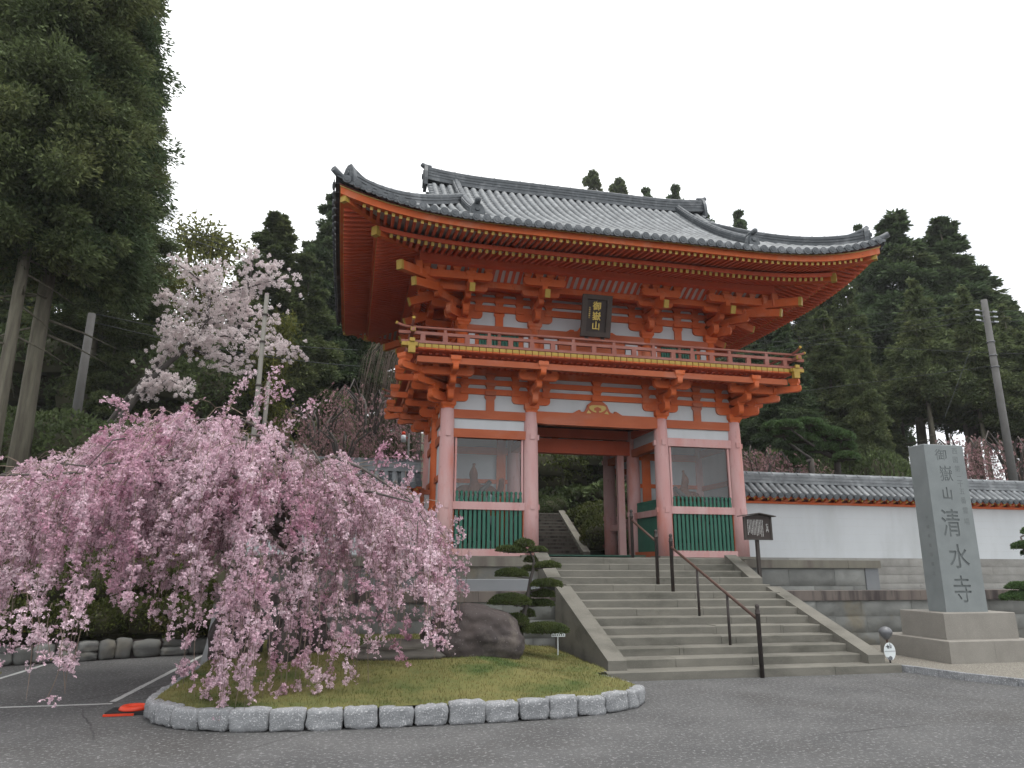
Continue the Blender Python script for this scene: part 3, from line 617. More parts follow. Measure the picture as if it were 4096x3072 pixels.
# ---- tiled roof
HX, HY = 8.45, 6.18; ST = HY; KX = 4.45; GE = 5.4                   # tile edge, ridge distance, gable ridge, gable edge
def prof(s): return 11.18+.50*s+.034*s*s
def tlift(t, s, h): return .84*(max(0.0, abs(t)-(h-5.45))/5.45)**3*max(0.0, 1-s/5.0)**1.5
def zt(t, s, h): return prof(s)+tlift(t, s, h)
def tframe(si): return [((0, YC-HY), (1, 0), (0, 1), HX), ((0, YC+HY), (-1, 0), (0, -1), HX), ((-HX, YC), (0, -1), (1, 0), HY), ((HX, YC), (0, 1), (-1, 0), HY)][si]
def send(t, si):
    if si < 2: return ST if abs(t) <= GE else HX-abs(t)
    return min(HY-abs(t), HX-KX+.15)
roof = G()
root_ = None
def tile_slope(fr, half, sendf, zf, spc, r, length=.3, step=.018, both=(None, None), jit=.006):
    """pan surface with stepped courses + rows of half-round cover tiles; returns two MBs"""
    pan = G(); rows = G(); discs = G(); h = fr[3]; n = int(half/spc)
    ts = [k*spc for k in range(-n, n+1)]
    cols = sorted(set([-half, half]+[t+o for t in ts for o in (-spc/2, 0, spc/2) if abs(t+o) <= half]))
    for c0, c1 in zip(cols[:-1], cols[1:]):
        e0, e1 = max(sendf(c0), .0), max(sendf(c1), .0); smax = max(e0, e1); k = 0; s = 0.0; vs = []; fs = []
        while s < smax-1e-6:
            s2 = min(s+.27, smax); q = len(vs)
            for t, e in ((c0, e0), (c1, e1)):
                vs.append((*ept(fr, t, min(s, e)), zf(t, min(s, e), h)+step)); vs.append((*ept(fr, t, min(s2, e)), zf(t, min(s2, e), h)))
            fs.append((q, q+1, q+3, q+2)); 
            vs.append((*ept(fr, c0, min(s, e0)), zf(c0, min(s, e0), h)-.02)); vs.append((*ept(fr, c1, min(s, e1)), zf(c1, min(s, e1), h)-.02)); fs.append((q, q+2, q+5, q+4))
            s = s2
        pan.raw(vs, fs)
    for t in ts:
        e = sendf(t)
        if e < .12: continue
        s = -.06; secs = []; first = True; ta, tb = fr[1], fr[2]; jt = rnd.uniform(-jit, jit)
        while s < e-1e-6:
            s2 = min(s+length, e)
            for ss, rr in ((s, r*1.07), (s2, r*.95)):
                c = ept(fr, t+jt, ss); z = zf(t, max(ss, 0), h)+.035+(.5*min(ss, 0))
                secs.append([(c[0]+ta[0]*rr*cos(a), c[1]+ta[1]*rr*cos(a), z+rr*sin(a)*1.05-.01) for a in [pi*j/6 for j in range(7)]])
            s = s2
        nsec = len(secs); vs = [p for q in secs for p in q]; fs = [(i*7+j, i*7+j+1, (i+1)*7+j+1, (i+1)*7+j) for i in range(nsec-1) for j in range(6)]
        rows.raw(vs, fs, True)
        c = ept(fr, t+jt, -.075); z = zf(t, 0, h)-.03                # round end disc
        rr = r*1.18; rg = []
        for off, q in ((0, rr), (.06, rr)):
            rg.append([(c[0]+ta[0]*q*cos(2*pi*j/14)+tb[0]*off, c[1]+ta[1]*q*cos(2*pi*j/14)+tb[1]*off, z+q*sin(2*pi*j/14)+.035) for j in range(14)])
        discs.loft(rg)
        rg = [[(c[0]+ta[0]*q*cos(2*pi*j/14)-tb[0]*off, c[1]+ta[1]*q*cos(2*pi*j/14)-tb[1]*off, z+q*sin(2*pi*j/14)+.035) for j in range(14)] for off, q in ((0.002, rr*.62), (.012, rr*.55))]
        discs.loft(rg)
    return pan, rows, discs
roofp = None
for si in range(4):
    fr = tframe(si); half = HX-.02 if si < 2 else HY-.02
    pan, rows, discs = tile_slope(fr, half, lambda t, si=si: send(t, si), zt,   .291, .096)
    edge = G()                                                     # drip tiles below the cover rows
    n = int(half/.291)
    for k in range(-n, n+1):
        t = (k+.5)*.291
        if abs(t) > half-.1: continue
        a, b = ept(fr, t-.11, -.045), ept(fr, t+.11, -.045); z = zt(t, 0, fr[3]); a2, b2 = ept(fr, t-.11, -.02), ept(fr, t+.11, -.02)
        mid, mid2 = ept(fr, t, -.045), ept(fr, t, -.02)
        edge.loft([[(*a, z+.01), (*b, z+.01), (*b, z-.05), (*mid, z-.085), (*a, z-.05)], [(*a2, z+.01), (*b2, z+.01), (*b2, z-.05), (*mid2, z-.085), (*a2, z-.05)]])
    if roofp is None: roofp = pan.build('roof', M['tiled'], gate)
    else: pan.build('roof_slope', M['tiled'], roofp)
    rows.build('cover_tiles', M['tile'], roofp); discs.build('eave_end_discs', M['tiled'], roofp); edge.build('drip_tiles', M['tiled'], roofp)  # light rows over dark pans and discs: overhead light put into the colours
m = G()                                                            # gable walls
for s in (-1, 1):
    x = s*4.95; pts = [(x, YC-HY+q, prof(q)-.05) for q in np.linspace(3.2, ST, 8)]; pts += [(x, 2*YC-p[1], p[2]) for p in reversed(pts[:-1])]
    m.raw(pts+[(x+s*.06, p[1], p[2]) for p in pts], [tuple(range(len(pts))), tuple(reversed(range(len(pts), 2*len(pts))))])
m.build('gable_wall', M['white'], roofp)
def ridge(path, layers, wide, lat, topr, name='ridge'):
    """stack of thin tile courses swept along path, with a round tile on top; lat = horizontal normal per point"""
    m = G(); z = 0.0
    for i, (th, wd) in enumerate(layers):
        secs = []
        for p, l in zip(path, lat):
            secs.append([(p[0]+l[0]*q*wd/2, p[1]+l[1]*q*wd/2, p[2]+z+d) for q, d in ((-1, 0), (1, 0), (1, th), (-1, th))])
        m.loft(secs); z += th
    rg = []
    for p, l in zip(path, lat): rg.append([(p[0]+l[0]*topr*cos(a), p[1]+l[1]*topr*cos(a), p[2]+z-.01+topr*sin(a)*1.1) for a in [pi*j/6 for j in range(7)]])
    vs = [p for q in rg for p in q]; m.raw(vs, [(i*7+j, i*7+j+1, (i+1)*7+j+1, (i+1)*7+j) for i in range(len(rg)-1) for j in range(6)], True)
    for i in range(0, len(rg)-1):                                   # collars where the round tiles overlap
        p, l = path[i], lat[i]; q = path[i+1]; d = Vector(q)-Vector(p); L = d.length; k = max(1, int(L/.42)); d.normalize()
        for j in range(k):
            c = Vector(p)+d*(L*j/k); rr = topr*1.12
            sec = [[(c.x+d.x*o+l[0]*rr*cos(a), c.y+d.y*o+l[1]*rr*cos(a), c.z+d.z*o+z-.01+rr*sin(a)*1.1) for a in [pi*jj/6 for jj in range(7)]] for o in (0, .05)]
            m.raw(sec[0]+sec[1], [(jj, jj+1, jj+8, jj+7) for jj in range(6)], False)
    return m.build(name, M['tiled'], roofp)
lay = [(.06, .40)]+[(.055, .34 if i % 2 else .37) for i in range(8)]
rz = prof(ST)-.06
rp_ = [(x, YC, rz+.16*(max(0, abs(x)-3)/2.5)**2.2) for x in np.linspace(-5.5, 5.5, 23)]
ridge(rp_, lay, .4, [(0, 1)]*len(rp_), .105, 'main_ridge')
def oni(x, y, z, w_, h_, dx, dy, ball=True, th=.12):               # demon-face end tile: shaped plate
    m = G(); out = [(-.5, 0), (.5, 0), (.52, .3), (.44, .62), (.3, .85), (.16, .95), (0, .98), (-.16, .95), (-.3, .85), (-.44, .62), (-.52, .3)]
    m.prism([(a*w_, b*h_) for a, b in out], (x, y, z), (-dy, dx, 0), (0, 0, 1), (dx, dy, 0), -th/2, th/2)
    m.prism([(a*w_*.66, b*h_*.7+.1*h_) for a, b in out], (x, y, z), (-dy, dx, 0), (0, 0, 1), (dx, dy, 0), th/2, th/2+.04)
    c = Vector((x, y, z+h_*.5)); e = Vector((dx, dy, 0))
    m.tube([c+e*(th/2+.03), c+e*(th/2+.08)], [w_*.2, w_*.14], 10)
    if ball:
        m.tube([Vector((x, y, z+h_*1.02))-e*.22, Vector((x, y, z+h_*1.04))+e*.2], .085, 12); m.lathe(x+dx*.2, y+dy*.2, [(.02, z+h_*1.04-.085), (.07, z+h_*1.04-.05), (.088, z+h_*1.04), (.07, z+h_*1.04+.05), (.02, z+h_*1.04+.085)], 10)
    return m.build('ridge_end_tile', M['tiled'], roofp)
for s in (-1, 1): oni(s*5.56, YC, rz-.12, .62, .92, s, 0, False)
m = G()
for s in (-1, 1): m.tube([(s*5.35, YC, rz+.72), (s*5.6, YC, rz+.76), (s*5.72, YC, rz+.84)], [.1, .1, .085], 10)
m.build('ridge_finial', M['tiled'], roofp)
lay2 = [(.05, .32)]+[(.046, .25 if i % 2 else .29) for i in range(6)]
for sx in (-1, 1):
    for sy in (-1, 1):
        ss = np.linspace(1.25, ST-.15, 16)
        path = [(sx*KX, YC+sy*(HY-s), prof(s)+.02) for s in ss]; ridge(path, lay2, .3, [(1, 0)]*16, .075, 'descending_ridge')
        s = 1.12; oni(sx*KX, YC+sy*(HY-s), prof(s)+.02, .46, .46, 0, sy)
        ss = np.linspace(.42, HX-KX-.1, 14)
        path = [(sx*(HX-s), YC+sy*(HY-s), zt(HX-s, s, HX)+.03) for s in ss]; q = .7071
        ridge(path, lay2, .3, [(q, -q*sx*sy)]*14, .075, 'hip_ridge')
        s = .36; oni(sx*(HX-s), YC+sy*(HY-s), zt(HX-s, s, HX)+.0, .42, .56, sx*q, sy*q, False)
        m = G(); s0 = -.12
        m.tube([(sx*(HX-1.2), YC+sy*(HY-1.2), zt(HX-1.2, 1.2, HX)+.02), (sx*(HX-.5), YC+sy*(HY-.5), zt(HX-.5, .5, HX)+.03), (sx*(HX-.12), YC+sy*(HY-.12), zt(HX-.1, .1, HX)+.05), (sx*(HX+.07), YC+sy*(HY+.07), zt(HX, 0, HX)+.13)], [.1, .1, .098, .09], 10)
        s = .36; z = zt(HX-s, s, HX)+.42; m.tube([(sx*(HX-.9), YC+sy*(HY-.9), z-.09), (sx*(HX-.6), YC+sy*(HY-.6), z-.02), (sx*(HX-.42), YC+sy*(HY-.42), z+.05), (sx*(HX-.33), YC+sy*(HY-.33), z+.15)], [.08, .082, .082, .07], 10)
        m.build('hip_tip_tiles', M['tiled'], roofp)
# small gable-edge tiles beyond the descending ridges
m = G()
for sx in (-1, 1):
    for sy in (-1, 1):
        for k in range(9):
            s = 3.4+k*.31; m.tube([(sx*(GE-.05), YC+sy*(HY-s), prof(s)+.04), (sx*(GE+.1), YC+sy*(HY-s), prof(s)+.03)], .08, 8)
m.build('gable_edge_tiles', M['tile'], roofp)

# ------------------------------------------------------------------ name plaque, guardian statues
def chain_loc(p):
    v = Vector((0, 0, 0))
    while p is not None: v = v+Vector(p.location); p = p.parent
    return v
plq = empty('name_plaque', (1.56, 4.40, 9.10), 'dark wooden plaque with gilded characters hanging under the upper eave', 'plaque')
def PP(x, z, t=0.0):                                                # plaque plane leans forward at the top
    return (1.56+x, 4.40-.36*z/1.3-t, 9.10+z)
m = MB()
def pbox(m, x0, x1, z0, z1, t0, t1): m.loft([[PP(x0, z0, t), PP(x1, z0, t), PP(x1, z1, t), PP(x0, z1, t)] for t in (t0, t1)])
pbox(m, -.36, .36, .12, 1.2, .02, .04); m.build('board', M['plaqb'], plq)
m = MB(); pbox(m, -.5, -.335, 0, 1.3, 0, .10); pbox(m, .335, .5, 0, 1.3, 0, .10); pbox(m, -.334, .334, 0, .15, 0, .1); pbox(m, -.334, .334, 1.16, 1.3, 0, .1)
fr_ = m.build('frame', M['plaq'], plq)
m = MB()
for x in (-.27, .27): m.lathe(*PP(x, -.02)[:2], [(.05, 9.10), (.085, 9.06), (.09, 9.01), (.04, 8.97)], 10)
m.build('foot_knobs', M['plaqb'], plq)
ang = math.atan2(.36, 1.3)
def ptext(name, s, size, mm_, x, z, t=.055, depth=.012, xs=1.0):
    return text(name, s, size, mm_, PP(x, z, t), (pi/2+ang, 0, 0), plq, depth, .004, 0, xs)
for s, z in (('\u5fa1', .945), ('\u5dbd', .635), ('\u5c71', .335)): ptext('gilded_character', s, .29, M['goldl'], 0.0, z)
for i in range(6): ptext('signature', ('\u5927', '\u50e7', '\u6b63', '\u8aa0', '\u66f8', '\u3044')[i], .05, M['carve'], -.24, .90-i*.062, .05, .004)
def statue(x, y, mir, label):
    e = empty('guardian_statue', (x, y, 2.25), label, 'statue')
    bm = bmesh.new(); sk = bm.verts.layers.skin.verify()
    pts = {'pel': (0, 0, .95, .23), 'ch': (0, -.02, 1.42, .29), 'nk': (.03, -.06, 1.76, .085), 'hd': (.06, -.12, 1.93, .135), 'top': (.05, -.09, 2.05, .085), 'tie': (.04, -.06, 2.14, .03), 'knot': (.03, -.05, 2.22, .055),
           'sl': (-.36, 0, 1.62, .14), 'el': (-.60, -.05, 1.42, .10), 'wl': (-.62, -.28, 1.72, .075), 'hl': (-.60, -.33, 1.84, .09),
           'sr': (.36, 0, 1.6, .14), 'er': (.56, -.02, 1.22, .11), 'wr': (.58, -.2, .92, .08), 'hr': (.58, -.27, .82, .10),
           'kl': (-.22, -.06, .5, .15), 'fl': (-.26, 0, .08, .10), 'tl': (-.28, -.2, .05, .08), 'kr': (.22, -.1, .5, .15), 'fr': (.3, 0, .08, .10), 'tr': (.33, -.2, .05, .08)}
    vs = {}
    for k, (a, b, c, r) in pts.items():
        q = bm.verts.new((a*mir, b, c)); q[sk].radius = (r, r*.85); vs[k] = q
    vs['pel'][sk].use_root = True
    for a, b in (('pel', 'ch'), ('ch', 'nk'), ('nk', 'hd'), ('hd', 'top'), ('top', 'tie'), ('tie', 'knot'), ('ch', 'sl'), ('sl', 'el'), ('el', 'wl'), ('wl', 'hl'), ('ch', 'sr'), ('sr', 'er'), ('er', 'wr'), ('wr', 'hr'), ('pel', 'kl'), ('kl', 'fl'), ('fl', 'tl'), ('pel', 'kr'), ('kr', 'fr'), ('fr', 'tr')): bm.edges.new((vs[a], vs[b]))
    me = bpy.data.meshes.new('body'); bm.to_mesh(me); bm.free()
    b = link('body', me, M['skin'], e); b.modifiers.new('s', 'SKIN').use_smooth_shade = True; ss = b.modifiers.new('u', 'SUBSURF'); ss.levels = 2; ss.render_levels = 2
    m = MB((x, y, 2.25)); m.lathe(0, 0, [(.5, .35), (.46, .6), (.36, .9), (.29, 1.05), (.25, 1.06)], 20); m.build('skirt', M['sash'], e)
    m = MB((x, y, 2.25)); m.tube([(-.34*mir, -.22, 1.75), (-.1*mir, -.33, 1.5), (.15*mir, -.34, 1.25), (.3*mir, -.2, 1.02)], .06, 8); m.build('sash', M['sash'], e)
    pass
    m = MB((x, y, 2.25)); m.lathe(0, 0, [(.6, -.03), (.62, .03), (.5, .08), (.3, .1)], 14); m.build('rock_base', M['rock'], e)
    e.scale = (1.3, 1.3, 1.3)
statue(GX-3.72, GY+1.25, -1, 'guardian statue with raised scarf behind the glass left of the gateway')
statue(GX+3.45, GY+1.25, 1, 'guardian statue with topknot behind the glass right of the gateway')
# ------------------------------------------------------------------ ground, hill, lawn, markings
def smooth(x): x = min(1.0, max(0.0, x)); return x*x*(3-2*x)
def terr(X, Y):
    g = .27+.10*smooth((-4-X)/20)-.115*smooth((X-5)/14)
    z = 2.08*smooth((Y-7.2)/2.5) if X > -6 else 2.08*smooth((Y-1.2)/7.5)
    if Y > 12:
        t = Y-12; z += g*(t if t < 60 else 60+(t-60)*.25)
        z += .5*noise.noise(Vector((X*.08, Y*.08, 1.3)))*min(1, t/10)
    z -= .6*smooth((X+3.4)/.8)*smooth((5.6-X)/.8)*smooth((Y-11.5)/1.2)*smooth((21.5-Y)/1.5)
    if X < -9 and Y > 2: z += 1.6*smooth((-9-X)/6)*smooth((Y-2)/6)
    return z
m = MB(); m.box(-150, 150, -150, 2.2, -.4, 0); tag(m.build('asphalt_ground', M['asphalt']), kind='structure')
xs = np.concatenate([np.arange(-120, -30, 6), np.arange(-30, 40, 1.6), np.arange(40, 125, 6)]); ys_ = np.concatenate([np.arange(1.3, 24, .9), np.arange(24, 60, 2.5), np.arange(60, 190, 8)])
V = np.array([(x, y, terr(x, y)-.06) for y in ys_ for x in xs]); nx = len(xs)
Fc = np.array([(j*nx+i, j*nx+i+1, (j+1)*nx+i+1, (j+1)*nx+i) for j in range(len(ys_)-1) for i in range(nx-1)])
tag(npmesh('wooded_hillside', V, Fc, M['soil'], None, True), kind='structure')
# terrace surface behind the lower retaining wall
m = MB(); m.box(-8.42, 22, .12, 6.9, -.2, 1.14); tag(m.build('terrace_ground', M['gravel']), kind='structure')

# lawn
FRONT = [(-1.253, -5.50), (-1.52, -5.90), (-1.738, -6.06), (-2.154, -6.28), (-2.602, -6.38), (-3.038, -6.47), (-3.465, -6.51), (-3.919, -6.53), (-4.416, -6.54), (-4.855, -6.55), (-5.312, -6.55), (-5.749, -6.54), (-6.20, -6.53), (-6.646, -6.50), (-7.137, -6.40), (-7.522, -6.27), (-7.864, -6.05), (-8.133, -5.76), (-8.344, -5.34)]
LEFT = [(-8.40, -4.9), (-8.40, -4.4), (-8.38, -3.9), (-8.36, -3.4), (-8.34, -2.9), (-8.32, -2.4), (-8.30, -1.9), (-8.28, -1.4)]
RIGHT = [(-1.253, -5.50), (-1.30, -5.05), (-1.36, -4.62), (-1.42, -4.22)]
BOUND = FRONT+LEFT+[(-8.28, -.12), (-1.15, -.12), (-1.15, -3.9)]+RIGHT[:0:-1]
BA = np.array(BOUND)
def bdist(P):                                                       # distance to the kerb line; negative outside
    a = BA; b = np.roll(BA, -1, 0); d = b-a; t = np.clip(((P-a)*d).sum(1)/(d*d).sum(1), 0, 1); q = a+d*t[:, None]; ds = np.hypot(*(P-q).T)
    ins = False; x, y = P; j = len(a)-1
    for i in range(len(a)):
        if (a[i, 1] > y) != (a[j, 1] > y) and x < (a[j, 0]-a[i, 0])*(y-a[i, 1])/(a[j, 1]-a[i, 1])+a[i, 0]: ins = not ins
        j = i
    n = len(FRONT)+len(LEFT)
    k = np.concatenate([ds[:n-1], ds[len(FRONT)+len(LEFT)+1:]])
    return (1 if ins else -1)*ds.min(), k.min()
def lawn_z(x, y):
    s, k = bdist(np.array((x, y)))
    return .20+.05*smooth(k/.25)+.20*smooth((k-.2)/2.2)+.10*smooth((y+3.6)/2.5)*smooth((-1.6-x)/1.5)+.02*noise.noise(Vector((x*1.3, y*1.3, 0)))
gx = np.arange(-8.5, -1.0, .08); gy = np.arange(-6.65, -.05, .08); idx = {}; V = []; Fc = []
for j, y in enumerate(gy):
    for i, x in enumerate(gx):
        s, k = bdist(np.array((x, y)))
        if s > .07: idx[i, j] = len(V); V.append((x, y, lawn_z(x, y)))
for (i, j) in list(idx):
    if (i+1, j) in idx and (i, j+1) in idx and (i+1, j+1) in idx: Fc.append((idx[i, j], idx[i+1, j], idx[i+1, j+1], idx[i, j+1]))
tag(npmesh('lawn', V, np.array(Fc), M['lawn'], None, True), kind='structure')
pts = []
while len(pts) < 30000:
    x, y = rnd.uniform(-8.4, -1.2), rnd.uniform(-6.5, -.15)
    s, k = bdist(np.array((x, y)))
    if s > .13 and noise.noise(Vector((x*2, y*2, 5)))*.5+.75 > rnd.random(): pts.append((x, y, lawn_z(x, y)))
P = np.array(pts); n = len(P); az = RNG.uniform(0, 2*pi, n); h = RNG.uniform(.018, .05, n); wd = RNG.uniform(.003, .006, n); le = RNG.uniform(-.02, .02, (n, 2))
V = np.zeros((n, 3, 3)); V[:, 0] = P+np.stack([np.cos(az)*wd, np.sin(az)*wd, 0*az], 1); V[:, 1] = P-np.stack([np.cos(az)*wd, np.sin(az)*wd, 0*az], 1); V[:, 2] = P+np.stack([le[:, 0], le[:, 1], h], 1)
tag(npmesh('grass', V.reshape(-1, 3), np.arange(3*n).reshape(-1, 3), M['blade']), 'short dry grass covering the raised lawn', 'grass', kind='stuff')

# kerb stones
def rough_block(name, a, b, depth, h, seed, m_, side=1):
    """block along a->b on the ground, depth towards the left of the direction"""
    a, b = Vector((*a, 0)), Vector((*b, 0)); d = (b-a); L = d.length; d.normalize(); n = Vector((-d.y, d.x, 0))*side
    bm = bmesh.new(); bmesh.ops.create_cube(bm, size=1); bmesh.ops.subdivide_edges(bm, edges=bm.edges, cuts=5, use_grid_fill=True)
    for v in bm.verts:
        p = v.co*2; q = Vector((abs(p.x), abs(p.y), abs(p.z))); e = 9.0
        r = (q.x**e+q.y**e+q.z**e)**(1/e) if q.length else 1; p = p*(1/r)*max(q) if False else p*(max(q.x, q.y, q.z)/max(r, 1e-6))
        w_ = Vector((p.x*L/2*.965, p.y*depth/2, p.z*h/2)); s = Vector((seed*7.1, seed*3.3, 0))
        f = .026*noise.noise(w_*4+s)+.022*noise.noise(w_*13+s)+.01*noise.noise(w_*30+s)
        w_ += p.normalized()*f
        c = (a+b)/2+n*depth/2; v.co = Vector((c.x, c.y, h/2))+d*w_.x+n*w_.y+Vector((0, 0, w_.z))
    me = bpy.data.meshes.new(name); bm.normal_update(); bm.to_mesh(me); bm.free(); me.polygons.foreach_set('use_smooth', [True]*len(me.polygons))
    c = (a+b)/2
    o = link(name, me, m_); o.location = (c.x, c.y, 0); me.transform(Matrix.Translation((-c.x, -c.y, 0))); return o
ORD = ['first', 'second', 'third', 'fourth', 'fifth', 'sixth', 'seventh', 'eighth', 'ninth', 'tenth', 'eleventh', 'twelfth', 'thirteenth', 'fourteenth', 'fifteenth', 'sixteenth', 'seventeenth', 'eighteenth', 'nineteenth', 'twentieth']
for i, (a, b) in enumerate(zip(FRONT[:-1], FRONT[1:])):
    o = rough_block('kerb_stone', a, b, .2, .255+rnd.uniform(-.025, .02), i+1, M['gran'], -1)
    tag(o, 'rough granite kerb block, %s from the right tip of the lawn edge' % ORD[i], 'kerb stone', 'granite kerb blocks around the lawn')
for i, (a, b) in enumerate(zip([FRONT[-1]]+LEFT[:-1], LEFT)):
    o = rough_block('kerb_stone', a, b, .2, .22, i+41, M['gran'], -1); tag(o, 'granite kerb block on the parking side of the lawn, %s back from its rounded corner' % ORD[i], 'kerb stone', 'granite kerb blocks around the lawn')
for i, (a, b) in enumerate(zip(RIGHT[:-1], RIGHT[1:])):
    o = rough_block('kerb_stone', a, b, .18, .21, i+61, M['gran'], 1); tag(o, 'granite kerb block beside the bottom step, %s back from the lawn tip' % ORD[i], 'kerb stone', 'granite kerb blocks around the lawn')

# parking lines (4 mm sheets)
def line(a, b, w_, name='parking_line'):
    a, b = Vector((*a, .004)), Vector((*b, .004)); d = (b-a).normalized(); n = Vector((-d.y, d.x, 0))*w_/2
    m = MB(); k = 24; vs = []
    for i in range(k+1):
        p = a+(b-a)*i/k; j1, j2 = rnd.uniform(.8, 1.05), rnd.uniform(.8, 1.05); vs += [tuple(p+n*j1), tuple(p-n*j2)]
    m.raw(vs, [(2*i, 2*i+1, 2*i+3, 2*i+2) for i in range(k)]); tag(m.build(name, M['paint']), kind='structure')
line((-9.10, -4.0), (-8.83, 1.5), .10); line((-9.06, -4.16), (-16, -4.16), .09); line((-11.83, -4.1), (-11.62, .5), .10)

# ------------------------------------------------------------------ stone steps
YS, TR, RS = -3.682, .3975, .155
st = empty('stone_staircase', (1.74, -1.5, 0), 'wide granite steps with sloping side copings climbing to the gate', 'stairs')
XL = {}
for k in range(14):
    low = k < 10
    x0, x1 = (-.86, 4.36) if k > 0 and low else (-1.22, 4.84) if k == 0 else (-.93, 4.14)
    y0 = YS+max(k, 0)*TR-(TR if k == 0 else 0)*0; y1 = YS+13*TR-.0
    if k == 0: y0 = YS-.0
    y0 = YS+(k-0)*TR if k else YS-.0
    y0 = YS+k*TR if k == 0 else YS+k*TR
    m = MB(); nj = rnd.choice((2, 2, 3)); cuts = [x0]+sorted(rnd.uniform(x0+.9, x1-.9) for _ in range(nj))+[x1]
    for a, b in zip(cuts[:-1], cuts[1:]):
        dz = rnd.uniform(-.006, .006); zt_ = (k+1)*RS+dz; e = .016
        # nosing with a small worn bevel
        yb = YS+14*TR if k == 13 else y0+TR+.06
        if k == 13: yb = 2.4
        secs = [[(x, y0, k*RS-.05), (x, y0, zt_-e), (x, y0+e, zt_), (x, yb, zt_), (x, yb, k*RS-.05)] for x in (a+.004, b-.004)]
        m.loft(secs)
    m.build('step', M['step'], st)
def coping(x0, x1, ya, za, yb, zb, drop, name='side_coping', flat=.0):
    m = MB(); poly = [(ya, za), (yb, zb), (yb, zb-drop), (yb, -.02) if False else (yb, zb-drop), (ya, za-.17)]
    poly = [(ya, za-.17), (ya, za), (yb, zb), (yb+.02, zb-.02), (yb+.02, za-.17)]
    m.loft([[(x, y, z) for y, z in poly] for x in (x0, x1)]); m.build(name, M['step'], st)
coping(4.25, 4.62, -3.51, .315, -.105, 1.50, 1.2); coping(-1.13, -.77, -3.51, .325, -.105, 1.53, 1.2)
coping(4.06, 4.40, .29, 1.69, 1.49, 2.265, 1); coping(-1.21, -.87, .29, 1.71, 1.49, 2.285, 1)
m = MB(); m.box(-1.12, -.78, -3.40, .30, -.02, .32) if False else None
m.loft([[(x, y, z) for y, z in ((-3.5, -.02), (-3.5, .15), (-.13, 1.32), (.6, 1.38), (1.05, 1.6), (1.05, -.02))] for x in (-1.105, -.80)])
m.loft([[(x, y, z) for y, z in ((-3.5, -.02), (-3.5, .15), (-.13, 1.32), (.6, 1.38), (1.05, 1.6), (1.05, -.02))] for x in (4.275, 4.60)])
m.build('cheek_wall', M['wall'], st)
# handrails
def finial_post(x, y, z0, h, r=.042):
    return (x, y, [(r, z0-.03), (r, z0+h-.20), (r*1.25, z0+h-.19), (r*1.25, z0+h-.17), (r, z0+h-.16), (r*1.15, z0+h-.13), (r*.75, z0+h-.10), (r*.75, z0+h-.085), (r*1.05, z0+h-.055), (r*.8, z0+h-.02), (.006, z0+h)])
hr1 = empty('stair_handrail', (1.72, -2, 0), 'long dark iron handrail running down the middle of the stone steps', 'handrail')
A, B = (1.785, -3.74, 0.0), (1.69, -.30, 1.40)
for p, h in ((A, 1.31), (B, 1.33)):
    m = MB(); m.lathe(*finial_post(p[0], p[1], p[2], h)); m.build('post', M['iron'], hr1)
a, b = (A[0], A[1], 1.02), (B[0], B[1], B[2]+1.02); m = MB(); m.tube([a, b], .03, 10); m.build('rail', M['rust'], hr1)
for y, z in ((-1.50, .93), (-2.69, .46)):
    f_ = (y-A[1])/(B[1]-A[1]); m = MB(); m.tube([(A[0]+(B[0]-A[0])*f_, y, z-.05), (A[0]+(B[0]-A[0])*f_, y, 1.02+(B[2])*f_-.02)], .028, 10); m.build('baluster', M['iron'], hr1)
hr2 = empty('stair_handrail', (1.49, .8, 1.5), 'short dark iron handrail at the top of the steps in front of the gateway', 'handrail')
A2, B2 = (1.492, .094, 1.55), (1.48, 1.60, 2.17)
for p, h in ((A2, 1.29), (B2, 1.26)):
    m = MB(); m.lathe(*finial_post(p[0], p[1], p[2], h)); m.build('post', M['iron'], hr2)
m = MB(); m.tube([(A2[0], A2[1], A2[2]+1.0), (B2[0], B2[1], B2[2]+.98)], .03, 10); m.build('rail', M['rust'], hr2)

# ------------------------------------------------------------------ retaining walls and gate platform
def courses(m, x0, x1, y, z0, z1, rows, lo, hi, rough, depth=.25, gap=.009):
    """face of rough-hewn stones, each a displaced block; y = front plane"""
    hs = [(z1-z0)/rows]*rows; z = z0
    for r in range(rows):
        x = x0-rnd.uniform(0, lo) if r % 2 else x0
        while x < x1-1e-6:
            w_ = rnd.uniform(lo, hi); a, b = max(x, x0), min(x+w_, x1)
            if x1-b < .25: b = x1
            if b-a > .06:
                nx_, nz_ = max(3, int((b-a)/.11)), max(3, int(hs[r]/.09)); sd = rnd.random()*90; vs = []
                for i in range(nx_+1):
                    for k in range(nz_+1):
                        u, v = i/nx_, k/nz_; ed = min(u, 1-u)*(b-a), min(v, 1-v)*hs[r]; e = min(1, min(ed)/.05)
                        p = Vector((a+u*(b-a), sd, z+v*hs[r])); f_ = rough*(.5+.9*noise.noise(p*3.1)+.5*noise.noise(p*9))
                        vs.append((a+gap+u*(b-a-2*gap), y+.012-e*max(-.01, f_), z+gap+v*(hs[r]-2*gap)))
                fs = [(i*(nz_+1)+k, (i+1)*(nz_+1)+k, (i+1)*(nz_+1)+k+1, i*(nz_+1)+k+1) for i in range(nx_) for k in range(nz_)]
                m.raw(vs, fs, True)
            x = b if b == x1 else x+w_
        z += hs[r]
    m.box(x0, x1, y+.02, y+depth, z0, z1-.002)
def cap_run(m, x0, x1, y0, y1, z0, z1, seg=1.35):
    x = x0
    while x < x1-1e-6:
        b = min(x+seg*rnd.uniform(.85, 1.15), x1)
        if x1-b < .3: b = x1
        dz = rnd.uniform(-.004, .004); m.box(x+.003, b-.003, y0+rnd.uniform(-.004, .004), y1, z0, z1+dz); x = b
